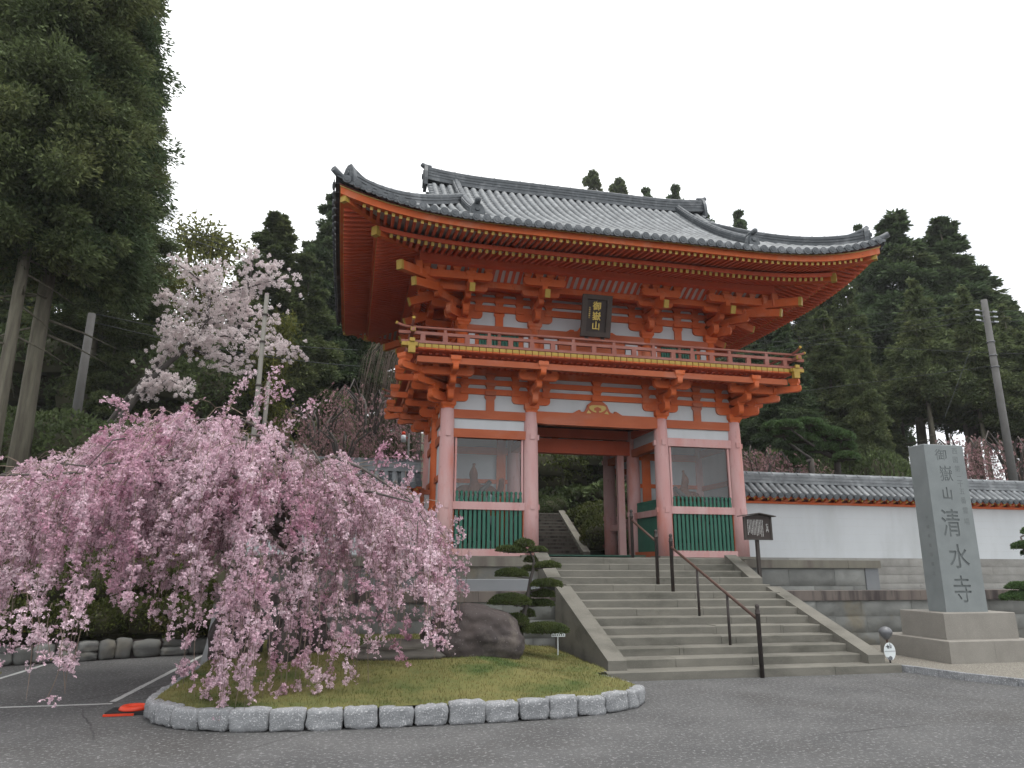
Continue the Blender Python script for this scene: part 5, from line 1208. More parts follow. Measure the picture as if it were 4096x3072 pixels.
for pr_, u, vt, D, wd_, lb in ((CD, 2250, 1050, 46, 1.3, 'shaded conifer in the left part of the view through the gateway'), (CD, 2420, 1000, 50, 1.3, 'shaded conifer in the middle of the view through the gateway'), (CD, 2570, 1100, 47, 1.3, 'shaded conifer seen between the rear right columns'), (CD, 2120, 1100, 50, 1.2, 'shaded conifer hidden mostly by the left portal column')):
    put(pr_, u, 0, D, vt, wd_, lb, 'conifers behind the gateway')
gB = 'treetops above the gate roof'
for pr_, u, vt, D, wd_, lb in ((CD, 2369, 681, 78, .75, 'tallest rounded treetop peeping above the main ridge'), (CD, 2474, 712, 80, .75, 'wide treetop right of the tallest one above the ridge'), (CA, 2585, 757, 82, .6, 'smallest pointed treetop in the middle above the ridge'), (CA, 2700, 748, 82, .7, 'pointed treetop above the right half of the ridge'),
    (CA, 2822, 858, 86, .7, 'tiny treetop just right of the ridge end'), (CA, 2951, 852, 78, .8, 'rounded treetop between the ridge end and the right end tile'), (CA, 3432, 905, 72, .6, 'thin treetop just behind the right roof corner')):
    put(pr_, u, 0, D, vt, wd_, lb, gB)
gR = 'cedars on the slope right of the gate'
for pr_, u, vt, D, wd_, lb in ((CC, 3563, 862, 58, 1.4, 'tall cedar with a pointed tip right beside the right roof corner'), (CC, 3757, 895, 60, 1.4, 'tall cedar with a narrow tip standing alone against the sky'), (CC, 3905, 1075, 60, 1.35, 'cedar on the falling skyline, right of the narrow tip'), (CC, 4010, 1200, 62, 1.35, 'cedar on the falling skyline above the utility pole'), (CC, 4110, 1330, 62, 1.35, 'cedar at the right picture edge behind the utility pole'),
    (CD, 3370, 1130, 52, .9, 'cedar behind the right eave corner, lower than the pointed one'), (CE, 3640, 1180, 50, 1.2, 'olive cedar in front of the two tall tips'), (CE, 3800, 1230, 51, 1.15, 'cedar left of the utility pole top, in the front row'), (CE, 3950, 1250, 50, 1.25, 'cedar directly behind the utility pole top'), (CE, 4075, 1330, 50, 1.25, 'cedar behind the insulators at the right edge'),
    (CD, 3280, 1240, 47, 1.05, 'bushy cedar below the right eave'), (CB, 3420, 1330, 45, .8, 'bushy olive cedar above the pine, in the front row'), (CD, 3160, 1060, 58, .95, 'dark cedar filling the space under the right eave'), (CD, 3275, 1010, 62, .95, 'dark cedar just left of the pointed one below the roof corner'), (CA, 3040, 1130, 60, 1.1, 'dark cedar hidden mostly by the right side of the upper storey'), (CC, 3130, 1300, 46, 1.1, 'shaded cedar behind the right end of the balcony'), (CA, 3020, 1380, 48, 1.1, 'shaded cedar just behind the right side of the gate'), (CE, 3655, 1120, 48, 1.0, 'cedar with bare lower trunk above the stone pillar'), (CE, 3850, 1150, 49, 1.0, 'cedar with bare lower trunk right of the stone pillar top'),
    (CE, 3730, 1290, 66, 1.0, 'thin far cedar whose trunk stands against the bright gap'), (CE, 3560, 1280, 64, 1.0, 'far cedar left of the bright gap between the trunks'), (CE, 3990, 1240, 55, 1.1, 'cedar with bare trunk near the utility pole foot'), (CE, 4085, 1300, 52, 1.1, 'cedar with bare trunk at the right edge'), (CA, 4190, 1300, 60, 1.3, 'cedar cut by the right picture edge high above the insulators'), (CE, 4230, 1450, 52, 1.3, 'cedar cut by the right picture edge below the insulators'), (CC, 4170, 1380, 56, 1.3, 'bushy cedar at the right edge level with the insulators')):
    put(pr_, u, 0, D, vt, wd_, lb, gR)
# far wood closing the hill behind
rng = np.random.default_rng(77)
# bamboo and leafy trees
def leafy(name, seed, Rm, H, h0, n, leaf, m_, bark, nt=5):
    rng = np.random.default_rng(seed); e = empty(name, (0, 0, 0)); mm = MB()
    C_ = []
    for i in range(nt):
        az = rng.uniform(0, 6.28); r = Rm*.35*rng.random(); x, y = r*cos(az), r*sin(az); mm.tube([(x*.3, y*.3, 0), (x*.7, y*.7, H*.5), (x*1.8, y*1.8, H*.95)], [.07, .055, .02], 6)
        for k in range(9): f = rng.uniform(h0/H, 1.0); C_.append((x*1.8*f+rng.normal()*Rm*.42*(1.15-f*.6), y*1.8*f+rng.normal()*Rm*.42*(1.15-f*.6), H*f))
    mm.build('stem', bark, e); C_ = np.array(C_); per = n//len(C_); P = np.repeat(C_, per, 0)+rng.normal(size=(len(C_)*per, 3))*np.array([.42, .42, .36])*Rm*.42
    D = unit(rng.normal(size=P.shape)+np.array([0, 0, -.35])); U = unit(np.cross(D, rdir(rng, len(P)))); V, Fc = quads(P, D, U, leaf*rng.uniform(.6, 1.3, len(P)), leaf*.42*rng.uniform(.7, 1.2, len(P)))
    npmesh('foliage', V, Fc, m_, e); return e
BAM = leafy('bamboo_clump', 31, 2.6, 12, 3.5, 5200, .34, M['bamboo'], M['young'], 7)
gBm = 'bamboo behind the cherries'
for u, vt, D, wd_, lb in ((838, 935, 50, 1.0, 'pale yellow-green bamboo rising between the big cedar and the conifers'), (640, 1110, 47, 1.1, 'bamboo glowing yellow-green left of the white cherry top'), (420, 1180, 44, 1.0, 'bamboo behind the lower branches of the big cedar'), (250, 1010, 52, 1.1, 'bamboo seen through the gap below the cedar crown'), (90, 1020, 50, 1.1, 'bamboo between the two big trunks'), (1120, 1290, 40, .8, 'olive bamboo behind the concrete pole')):
    T = atd(u, vt, D); zb = terr(T[0], T[1])-.2; h = T[2]-zb; place(BAM, T[0], T[1], zb, wd_*h/12, h/12, rnd.uniform(0, 6), lb, 'bamboo', gBm)
# shrubs
def dome(name, seed, n, leaf, m_, flat=.6, lumps=5, core=True):
    """unit dome of leaf faces on a lumpy surface over a dark twig core"""
    rng = np.random.default_rng(seed); e = empty(name, (0, 0, 0)); cs = np.stack([rng.normal(size=lumps)*.33, rng.normal(size=lumps)*.33, rng.uniform(.25, .6, lumps)*flat/.6], 1); cs[0] = (0, 0, .4*flat/.6); rs = rng.uniform(.42, .68, lumps); rs[0] = .72
    k = rng.integers(0, lumps, n); d = rdir(rng, n); d[:, 2] = np.abs(d[:, 2])*1.0-.25*rng.random(n); d = unit(d); q = 1-.22*rng.random((n, 1))**2
    P = cs[k]+d*rs[k][:, None]*q*np.array([1, 1, flat]); P[:, 2] = np.maximum(P[:, 2], .01)
    D = unit(d+rng.normal(size=(n, 3))*.7); U = unit(np.cross(D, rdir(rng, n))); V, Fc = quads(P, D, U, leaf*rng.uniform(.6, 1.3, n), leaf*.5*rng.uniform(.6, 1.3, n))
    npmesh('foliage', V, Fc, m_, e)
    m = MB()
    for c, r in zip(cs, rs): m.lathe(c[0], c[1], [(r*.86*sin(a), max(0, c[2]+r*.86*flat*cos(a))) for a in np.linspace(.05, pi*.62, 7)], 12)
    m.build('inner_twigs', M['soil'], e); return e
SH = dome('shrub', 41, 9000, .075, M['shrub'], .75, 6); SH2 = dome('shrub', 42, 9000, .075, M['azal'], .7, 6)
gS = 'shrubs on the slope'
def shrub(pr, X, Y, s, h, lb, dz=-.1, cat='shrub', grp=gS): place(pr, X, Y, terr(X, Y)+dz, s, h, rnd.uniform(0, 6.28), lb, cat, grp)
for i, (u, v, D, s, h, lb) in enumerate(((330, 1690, 27, 2.3, 2.3, 'dark round shrub right of the thick cedar trunk'), (560, 1640, 29, 2.4, 2.6, 'dark shrub right of the grey pole'), (470, 1745, 22, 1.7, 1.5, 'green shrub above the pink blossom left of the leaning trunks'), (700, 1560, 31, 2.6, 3.0, 'tall dark shrub behind the leaning cherry trunks'), (880, 1560, 32, 2.4, 2.8, 'dark shrub between the white blossom and the pole'), (1010, 1600, 30, 2.2, 2.6, 'dark shrub left of the support pole'), (1180, 1640, 32, 2.4, 2.6, 'dark shrub right of the support pole'), (1340, 1650, 33, 2.4, 2.4, 'dark shrub behind the dull pink weeping trees'), (1500, 1600, 35, 2.6, 3.0, 'dark shrub beside the left side of the gate'), (180, 1640, 33, 2.6, 3.0, 'dark shrub behind the two big trunks'), (30, 1690, 30, 2.4, 2.6, 'dark shrub at the left edge'),
    (620, 1450, 40, 3.2, 4.0, 'shaded thicket far behind the white cherry trunk'), (840, 1420, 42, 3.2, 4.0, 'shaded thicket behind the white blossom'), (420, 1440, 42, 3.2, 4.2, 'shaded thicket behind the grey pole'), (1080, 1450, 44, 3.2, 4.2, 'shaded thicket behind the tall support pole'), (1300, 1450, 44, 3.2, 4.2, 'shaded thicket below the dark conifer'), (240, 1430, 44, 3.4, 4.4, 'shaded thicket behind the huge cedar'), (40, 1430, 44, 3.4, 4.4, 'shaded thicket at the left edge behind the trunks'),
    (3100, 1880, 36, 2.4, 2.2, 'shaded shrub behind the wall near the right column'), (3330, 1900, 38, 2.4, 2.0, 'shaded shrub behind the pine trunks'), (3400, 1920, 40, 2.0, 1.2, 'low shrub between the pine and the stone pillar'), (2240, 1800, 44, 3.0, 5.0, 'shaded thicket at the left of the view through the gateway'), (2400, 1790, 45, 3.0, 5.0, 'shaded thicket in the middle of the view through the gateway'), (2560, 1800, 44, 3.0, 5.0, 'shaded thicket at the right of the view through the gateway'), (3480, 1905, 30, 1.0, .7, 'small bright green clipped shrub above the wall'))):
    D += 8 if u > 3000 else 0; P = atd(u, v, D); h = P[2]-terr(P[0], P[1])+.3 if u > 2200 else h; s = max(s, h*.5); shrub(SH if i not in (2, 21) else SH2, P[0], P[1], s, h, lb, -.1)
# azalea hedge along the car park: rows of bushes on the bank
gH = 'azalea hedge above the rubble wall'
n = 15; k = 0
for row, (off, zz, hh) in enumerate(((.85, .36, 1.35), (2.0, .9, 1.6), (3.3, 1.3, 1.8))):
    for i in range(n):
        c = P0+d*0 if False else P0+(P1-P0)*((i+.5*(row % 2))/n)+Vector((-(P1-P0).normalized().y, (P1-P0).normalized().x, 0))*off
        if c.x > -8.2: continue
        o = place(SH2, c.x, c.y, zz-.2, .95, hh*.8, rnd.uniform(0, 6), '%s azalea bush of the %s hedge row along the car park, counted from the left' % (ORD[i], ('front', 'middle', 'rear')[row]), 'hedge bush', gH)
m = MB(); q = (P1-P0).normalized(); nq = Vector((-q.y, q.x, 0)); secs = []
for p in (P0, P1): secs.append([tuple(p+nq*o+Vector((0, 0, z))) for o, z in ((.4, 0), (.4, .34), (1.8, .95), (3.6, 1.5), (7, 2.2), (7, 0))])
m.loft(secs); tag(m.build('hedge_bank', M['soil']), kind='structure')

# ---- behind the gateway: steps, hedges, bare weeping tree
bs = empty('rear_staircase', (3, 14, 2.2), 'further stone steps climbing the hill behind the gateway', 'stairs')
for k in range(13):
    m = MB(); y = 13.4+k*.52; z = 2.25+.175*k; m.box(-2.4, 3.93+.0705*k, y, y+.56, z-.1, z+.12); q = m.build('step', M['capd'], bs); m = MB(); m.box(-2.4, 3.93+.0705*k, y-.05, y+.56, z+.121, z+.175); m.build('tread', M['step'], q)
m = MB(); m.loft([[(x, 13.2, 2.2), (x+.94, 20.1, 4.55), (x+.94, 20.1, 4.72), (x, 13.2, 2.5)] for x in (3.93, 4.25)]); 
m.build('side_coping', M['cap'], bs)
HG = dome('hedge_bush', 43, 5200, .10, M['azal'], .62, 7); HG2 = dome('hedge_bush', 44, 4200, .13, M['shrub'], .7, 7)
gG = 'clipped bushes behind the gateway'
for pr_, X, Y, Z, s, h, lb in ((HG, 5.75, 14.6, 2.2, 1.35, 1.6, 'olive clipped bush at the foot of the rear steps'), (HG, 6.25, 16.4, 2.7, 1.6, 1.9, 'olive clipped bush half way up the rear steps'), (HG, 6.6, 18.6, 3.2, 1.7, 1.9, 'olive clipped bush at the top of the rear steps'), (HG2, 2.8, 23.5, 4.0, 3.0, 2.1, 'large dark bush above the rear steps'), (HG2, -.4, 23.2, 4.0, 3.0, 2.2, 'large dark bush beside the left portal column above the rear steps'), (HG2, 6.2, 24.5, 4.2, 2.8, 2.1, 'large dark bush above the olive clipped ones'), (HG2, 9.4, 22, 4.2, 2.6, 2.2, 'dark bush behind the rear right column'), (SH, 4.6, 20.6, 4.3, .9, 1.0, 'small round bush beside the top of the rear steps')):
    place(pr_, X, Y, Z, s, h, rnd.uniform(0, 6), lb, 'bush', gG)
def weeping(name, seed, H, Rm, ns, seg, m_tw, m_bl=None, nbl=0, size=.05, twr=.006, low=.25):
    """weeping tree: trunk, arching limbs, hanging twigs, flowers along the twigs"""
    rng = np.random.default_rng(seed); e = empty(name, (0, 0, 0)); m = MB(); tw = MB(); pts = []
    m.tube([(0, 0, 0), (.06, .02, H*.3), (0, .05, H*.62)], [.16, .13, .09], 8)
    tips = []
    for i in range(9):
        az = i*2*pi/9+rng.uniform(-.3, .3); L = Rm*rng.uniform(.55, 1.0)
        c = [(0, 0, H*.5), (L*.35*cos(az), L*.35*sin(az), H*.88), (L*.7*cos(az), L*.7*sin(az), H*rng.uniform(.92, 1.0)), (L*cos(az), L*sin(az), H*.84)]
        m.tube(c, [.07, .05, .032, .012], 6); tips.append([Vector(q) for q in c])
    m.build('trunk', M['barkd'], e)
    for i in range(ns):
        c = tips[rng.integers(9)]; f = rng.uniform(.8, 2.98); k = int(f); b = c[k].lerp(c[min(k+1, 3)], f-k)+Vector((rng.normal()*.25, rng.normal()*.25, rng.uniform(-.1, .1))); az = math.atan2(b.y, b.x)+rng.normal()*.7
        zl = H*rng.uniform(low, low+.35); ln = max(.3, b.z-zl); sp = []
        for j in range(seg+1):
            t = j/seg; o = ln*.22*(1-(1-t)**2); sp.append((b.x+cos(az)*o+rng.normal()*.02, b.y+sin(az)*o+rng.normal()*.02, b.z+ln*(.10*sin(min(1, t*3)*pi)*.5-t**1.15)))
        tw.tube(sp, [twr*1.3]+[twr]*(seg-1)+[twr*.5], 3, False, False)
        if nbl:
            a = np.array(sp)
            for t in rng.random(nbl): x = t*seg; q = int(min(seg-1, x)); pts.append(a[q]+(a[q+1]-a[q])*(x-q)+rng.normal(size=3)*size*.6)
    tw.build('hanging_twigs', m_tw, e)
    if nbl: V, Fc = flowers(rng, np.array(pts), size); npmesh('blossom', V, Fc, m_bl, e)
    return e
FL5 = None
def flowers(rng, P, size, petals=5):
    """little cupped five-petal flowers"""
    n = len(P); A = rdir(rng, n); A[:, 2] -= .25; A = unit(A); B = unit(np.cross(A, rdir(rng, n))); Cc = np.cross(A, B); s = size*rng.uniform(.65, 1.2, (n, 1)); Vs = []
    for k in range(petals):
        a0 = 2*pi*k/petals
        def pt(a, r, h): return P+(B*cos(a)+Cc*sin(a))*s*r+A*s*h
        Vs.append(np.stack([pt(a0, .04, 0), pt(a0-.55, .40, .16), pt(a0, .56, .30), pt(a0+.55, .40, .16)], 1))
    V = np.stack(Vs, 1).reshape(-1, 3); return V, np.arange(len(V)).reshape(-1, 4)
BW = weeping('bare_weeping_tree', 51, 7.2, 3.6, 300, 6, M['twig'], None, 0, .05, .013, .22)
for X, Y, lb, s in ((2.2, 26, 'bare weeping tree seen through the gateway', 1.0), (7.2, 27, 'bare weeping tree seen behind the rear right column', .95), (-2.0, 27, 'bare weeping tree left of the gateway view', 1.0)):
    place(BW, X, Y, terr(X, Y)-.1, s, s*1.4, rnd.uniform(0, 6), lb, 'tree', 'bare weeping trees behind the gate')
# distant dull pink weeping cherries
WP = weeping('weeping_cherry', 52, 4.6, 2.2, 75, 6, M['twig'], M['blossd'], 17, .11, .006, .2)
gW = 'small weeping cherries behind the walls'
for u, v, D, s, lb in ((1280, 1790, 33, 1.05, 'dull pink weeping cherry behind the left wall, nearest the pole'), (1470, 1720, 35, 1.25, 'dull pink weeping cherry beside the left side of the gate'), (1370, 1850, 31, .85, 'low dull pink weeping cherry just above the left wall roof'), (3045, 1900, 34, 1.0, 'dull pink weeping cherry beside the right gate column'), (3160, 1930, 38, .9, 'pale pink weeping cherry behind the pine'), (3860, 1930, 46, 1.25, 'reddish weeping cherry right of the stone pillar top'), (4060, 1920, 46, 1.3, 'reddish weeping cherry at the right edge behind the utility pole'), (2590, 2050, 42, .8, 'small pink weeping cherry seen between the rear columns')):
    P = atd(u, v, D); g_ = terr(P[0], P[1])-.1; top = (g_ if u > 2000 else P[2]-3.3*s)+5.06*s; place(WP, P[0], P[1], g_, s, (top-g_)/4.6, rnd.uniform(0, 6), lb, 'cherry tree', gW)

# ---- pines behind the right wall
def pad_tree(e, pads, rng, m_, per, leaf, core_m):
    for (x, y, z, rx, ry, rz_) in pads:
        n = int(per*rx*ry); d = rdir(rng, n); d[:, 2] = np.where(d[:, 2] < -.25, -d[:, 2], d[:, 2]); q = (1-.25*rng.random((n, 1))**2); lump = np.array([1+.16*noise.noise(Vector((a[0]*2.2+x*3, a[1]*2.2, a[2]*2+z))) for a in d])[:, None]
        P = np.array([x, y, z])+d*np.array([rx, ry, rz_])*q*lump; D = unit(d*np.array([.7, .7, .6])+np.array([0, 0, .55])+rng.normal(size=(n, 3))*.35); U = unit(np.cross(D, rdir(rng, n)))
        V, Fc = quads(P, D, U, leaf*rng.uniform(.6, 1.25, n), leaf*.30*rng.uniform(.7, 1.3, n)); o = npmesh('foliage_pad', V, Fc, m_, e, off=tuple(e.location))
        m = MB(); m.lathe(x, y, [(.85*rx*sin(a), z+.78*rz_*cos(a) if cos(a) > 0 else z+.3*rz_*cos(a)) for a in np.linspace(.04, pi-.04, 9)], 14)
        mb_ = m.build('inner_twigs', core_m, o)
        mb_.data.transform(Matrix.Translation(Vector((x, y, 0))-Vector((e.location[0], e.location[1], 0))) @ Matrix.Diagonal((1, ry/rx, 1, 1)) @ Matrix.Translation(-Vector((x, y, 0))+Vector((e.location[0], e.location[1], 0))))
rng = np.random.default_rng(61)
YP = 12.5
def pw(a, b, Y): return at(3000+a*.4955, 1300+b*.4955, Y=Y)
for ti, (base, pads_, lb) in enumerate((((690, 1190), ((310, 815, 95, 40), (460, 800, 110, 42), (560, 835, 60, 38), (640, 880, 110, 52), (740, 905, 90, 48), (430, 925, 110, 45), (580, 1000, 130, 48), (730, 985, 110, 42), (780, 1070, 90, 36)), 'broad dark green pine with layered cloud-like foliage behind the right wall'), ((480, 1190), ((200, 830, 90, 46), (250, 885, 80, 32), (290, 1075, 130, 42), (330, 1130, 110, 36)), 'smaller pine with low spreading pads left of the broad one'))):
    Yq = YP+ti*1.2; bp = pw(*base, Yq); e = empty('pine_tree', (float(bp[0]), Yq, terr(float(bp[0]), Yq)-.1), lb, 'tree', 'pines behind the right wall'); pads = []; m = MB(); b0 = Vector((bp[0], Yq, terr(float(bp[0]), Yq)-.1)); sc = .4955*(Yq-CAM[1])/F
    hub = Vector((float(pw(base[0]+10, 1080, Yq)[0]), Yq, float(pw(base[0], 1080, Yq)[2])))
    m.tube([b0, (b0+hub)/2, hub], [.2, .17, .14], 9)
    for (a, b, rx, rz_) in pads_:
        q = pw(a, b, Yq-.5+rng.uniform(-.6, .5)); pads.append((q[0], q[1], q[2]-rz_*sc*.35, rx*sc*1.2, rx*sc, rz_*sc*1.25)); mid = hub.lerp(Vector(q), .55)+Vector((0, 0, -.15)); m.tube([hub, mid, Vector((q[0], q[1], q[2]-rz_*sc*.4))], [.085, .06, .03], 6)
    m.build('trunk', M['barkd'], e); pad_tree(e, pads, rng, M['pine'], 7000, .17, M['soil'])
# clipped garden pine at the steps and another at the right edge
def npt(a, b, Y): return at(1300+a*.6329, 2200+b*.6329, Y=Y)
YN = -2.6
bp = npt(1250, 575, YN); e = empty('clipped_pine', (float(bp[0]), YN, .36), 'small clipped garden pine with flat cloud pads left of the steps', 'tree'); m = MB()
path = [npt(1238, 575, YN), npt(1240, 500, YN), npt(1252, 440, YN), npt(1268, 360, YN), npt(1285, 270, YN), npt(1300, 180, YN), npt(1318, 120, YN), npt(1320, 60, YN), npt(1295, 15, YN)]
m.tube([tuple(q) for q in path], [.05, .046, .045, .04, .036, .034, .03, .025, .015], 9)
sc = .6329*(YN-CAM[1])/F; pads = []
for (a, b, rx, rz_, yy) in ((1200, 3, 62, 26, .05), (1150, -2, 62, 22, -.1), (1258, -38, 55, 30, .05), (1345, 0, 52, 18, -.05), (1300, 65, 36, 22, .1), (1407, 98, 72, 24, -.1), (1180, 150, 92, 30, -.08), (1292, 122, 42, 20, .12), (1400, 215, 88, 28, -.1), (1360, 280, 80, 28, .15), (1170, 320, 115, 40, -.1), (1365, 340, 72, 24, .18), (1280, 405, 42, 30, .2), (1205, 450, 72, 46, -.15), (1390, 500, 128, 36, -.15), (1262, 335, 60, 36, .2)):
    q = npt(a, b, YN+yy); pads.append((q[0], q[1], q[2]-rz_*sc*.3, rx*sc*1.1, rx*sc*.9, rz_*sc*1.2)); j = min(range(len(path)), key=lambda i: abs(path[i][2]-q[2]+.05)); m.tube([tuple(path[j]), (float(q[0]), float(q[1]), float(q[2])-rz_*sc*.5)], [.016, .008], 6)
m.build('trunk', M['barkd'], e); pad_tree(e, pads, rng, M['niwa'], 52000, .045, M['soil'])
YE = -1.1; ep = at(4125, 2480, Y=YE); e = empty('clipped_pine', (float(ep[0]), YE, .1), 'clipped garden pine reaching in from the right picture edge beside the stone pillar', 'tree'); m = MB(); sc = (YE-CAM[1])/F
m.tube([(ep[0]+.15, YE, .05), (ep[0]+.1, YE, 1.2), (ep[0]+.2, YE, 2.0), (ep[0]+.1, YE, 2.75)], [.07, .06, .05, .02], 8); pads = []
for (u, v, ru, rv) in ((4110, 2190, 72, 26), (4150, 2215, 70, 24), (4085, 2352, 65, 24), (4085, 2395, 88, 30), (4150, 2370, 70, 30), (4140, 2130, 60, 26)):
    q = at(u, v, Y=YE); pads.append((q[0], q[1], q[2], ru*sc, ru*sc*.8, rv*sc)); m.tube([(ep[0]+.12, YE, float(q[2])-.1), (float(q[0]), float(q[1]), float(q[2])-.03)], [.02, .01], 6)
m.build('trunk', M['barkd'], e); pad_tree(e, pads, rng, M['pine'], 42000, .055, M['soil'])

# ---- white cherry behind the left wall
YC_ = 13.5
def wc(a, b, Y=YC_): return at(a*.6329, 900+b*.6329, Y=Y)
rng = np.random.default_rng(71); bq = wc(560, 1480); e = empty('white_cherry', (float(bq[0])-1.2, YC_, terr(float(bq[0])-1.2, YC_)), 'white flowering cherry with leaning trunks on the slope behind the wall', 'cherry tree'); m = MB(); tips = []
def limb(pp, r0, r1, dy=0.0):
    P = [np.array(wc(a, b, YC_+(q if q else 0)*1.0)) for a, b, q in pp]; n = len(P); m.tube([tuple(q) for q in P], [r0+(r1-r0)*i/(n-1) for i in range(n)], 8); return P
L1 = limb(((560, 1480, 0), (720, 1280, 0), (860, 1090, 0), (1000, 930, .2), (1150, 800, .3), (1250, 700, .4), (1310, 600, .5), (1325, 480, .5), (1300, 380, .5), (1290, 300, .5)), .17, .03)
L2 = limb(((500, 1500, .6), (640, 1320, .6), (800, 1100, .8), (960, 920, .8), (1120, 760, .8)), .15, .05)
for q in (L1, L2):
    d_ = (q[0]-q[1])/np.linalg.norm(q[0]-q[1]); d_ = d_+np.array((0, 0, -.9)); b_ = q[0]+d_*((q[0][2]-terr(q[0][0], q[0][1])+.3)/-d_[2]); m.tube([tuple(b_), tuple((b_+q[0])/2), tuple(q[0])], [.24, .2, .165], 8)
seeds = []
for pp in (((1150, 800, .3), (1300, 720, -.5), (1420, 700, -.9), (1560, 740, -1.2), (1700, 790, -1.4), (1900, 800, -1.5)), ((1200, 780, .3), (1380, 840, -.4), (1460, 880, -.7), (1560, 900, -.9)), ((1250, 700, .4), (1360, 620, .9), (1480, 600, 1.4), (1650, 680, 1.8), (1800, 760, 2.0)), ((1310, 600, .5), (1200, 520, .9), (1080, 460, 1.2), (1000, 430, 1.3)), ((1325, 480, .5), (1430, 420, -.3), (1560, 400, -.6), (1680, 360, -.8), (1860, 330, -1.0)), ((1300, 380, .5), (1200, 300, .1), (1100, 235, -.1)), ((1300, 380, .5), (1350, 290, .8), (1400, 240, 1.0)), ((1310, 600, .5), (1400, 540, 1.3), (1520, 540, 1.6), (1640, 560, 1.8), (1760, 580, 1.9)), ((1120, 760, .8), (1060, 660, .5), (1040, 590, .3)), ((1250, 700, .4), (1140, 660, -.6), (1060, 640, -.9)), ((1560, 400, -.6), (1600, 250, -.6), (1580, 200, -.6)), ((1680, 360, -.8), (1720, 260, -.9), (1740, 230, -.9)), ((960, 920, .8), (1040, 800, .2), (1100, 760, -.2)), ((860, 1090, 0), (980, 1010, -.8), (1080, 980, -1.2), (1220, 1060, -1.6)), ((980, 1010, -.8), (1020, 940, -1.0)), ((1400, 540, 1.3), (1500, 480, 1.0), (1560, 470, .8))):
    q = limb(pp, .05, .010); seeds.append(np.array(q))
m.build('trunk', M['barkd'], e); P = []
for q in seeds:
    L = np.linalg.norm(np.diff(q, axis=0), axis=1).sum()
    for t in np.arange(.1, 1.0, .16/max(L, .3)):
        x = t*(len(q)-1); i = int(x); c = q[i]+(q[min(i+1, len(q)-1)]-q[i])*(x-i)
        for _ in range(rng.integers(4, 8)):
            c2 = c+rng.normal(size=3)*np.array([.25, .28, .2]); P.append(c2+rdir(rng, 26)*rng.random((26, 1))**.4*.095*rng.uniform(.7, 1.3))
for q in L1[5:]:
    for _ in range(12): c2 = q+rng.normal(size=3)*np.array([.5, .6, .4]); P.append(c2+rng.normal(size=(34, 3))*.09)
V, Fc = flowers(rng, np.concatenate(P), .068); npmesh('blossom', V, Fc, M['blossw'], e, off=tuple(e.location))

# ---- poles and wires
def upole(name, u0, v0, u1, v1, Y, r, label, m_=None, zlow=-.5):
    a, b = at(u0, v0, Y=Y), at(u1, v1, Y=Y); x = float(b[0]); zg = min(float(a[2])+zlow, terr(x, Y)-.2); e = empty(name, (x, Y, zg), label, 'pole'); m = MB(); m.tube([(x, Y, zg), (x, Y, float(b[2]))], [r*1.15, r*.85], 12); m.build('shaft', m_ or M['pole'], e); return e, x, float(b[2])
Yq = 9.5
e1, ex_, ez_ = upole('utility_pole', 4085, 1960, 3935, 1200, Yq, .16, 'grey concrete utility pole with glass insulators at the right edge')
sc = (Yq-CAM[1])/F
m = MB(); mi = MB()
for k, dz in enumerate((.55, .80, 1.05)):
    for s in (-1, 1):
        xx = ex_+s*.42; z = ez_-dz; m.bar((ex_, Yq, z-.02), (xx, Yq, z-.02), .04, .04)
        mi.tube([(xx-s*.02, Yq-.02, z), (xx+s*.09, Yq-.02, z+.005)], [.045, .03], 8); mi.tube([(xx+s*.1, Yq-.02, z), (xx+s*.19, Yq-.02, z+.01)], [.045, .03], 8)
m.build('cross_arms', M['steel'], e1); mi.build('insulators', M['insul'], e1)
m = MB(); 
for dz in (2.1, 2.75, 3.3): m.cyl(ex_, Yq, ez_-dz, ez_-dz+.05, .175, .175, 14)
m.build('steel_bands', M['steel'], e1)
e2, x2, z2 = upole('utility_pole', 320, 1600, 368, 1255, 16, .18, 'grey concrete pole half hidden under the big cedar at the left', zlow=-1)
e3, x3, z3 = upole('support_pole', 1035, 1740, 1068, 1180, 1.2, .062, 'tall pale timber pole lashed beside the cherry, rising above the blossom', M['barkp'], -1.5)
m = MB(); m.tube([(x3+.2, 1.25, z3-4.4), (x3+.22, 1.25, z3-2.2)], .05, 10); m.build('side_stake', M['barkp'], e3)
m = MB()
for dz in (.55, 1.25, 2.35, 3.2): m.cyl(x3, 1.2, z3-dz, z3-dz+.05, .075, .075, 12)
m.build('rope_lashing', M['wood'], e3)
e4, x4, z4 = upole('lamp_pole', 1645, 1830, 1636, 1735, 17, .06, 'thin grey pole with a small red and white lamp behind the left wall')
m = MB(); m.lathe(x4-.25, 17, [(.02, z4-.42), (.12, z4-.4), (.12, z4-.1), (.05, z4-.06)], 12); m.build('white_globe', M['insul'], e4); m = MB(); m.lathe(x4-.25, 17, [(.04, z4-.1), (.09, z4-.05), (.09, z4+.06), (.02, z4+.1)], 12); m.bar((x4-.25, 17, z4-.2), (x4, 17, z4-.2), .03, .03); m.build('red_cap', M['orange'], e4)
def wire(a, b, sag, label, r=.012):
    a, b = Vector(a), Vector(b); m = MB(); m.tube([a.lerp(b, i/16)-Vector((0, 0, sag*4*(i/16)*(1-i/16))) for i in range(17)], r, 5, True); tag(m.build('power_line', M['wire']), label, 'cable', 'overhead wires')
TG = at(3180, 1556, Y=13); 
wire((ex_, Yq, ez_-2.6), (-8, 24, float(at(1400, 1420, Y=24)[2])+3.0), .3, 'overhead cable running left from the middle of the utility pole')
wire((ex_, Yq, ez_-3.2), (-6, 28, 9.5), .3, 'overhead cable running left from the lower band of the utility pole')
wire((ex_-.1, Yq, ez_-.15), (-4, 34, 17), .3, 'thin overhead wire running left from the top of the utility pole')
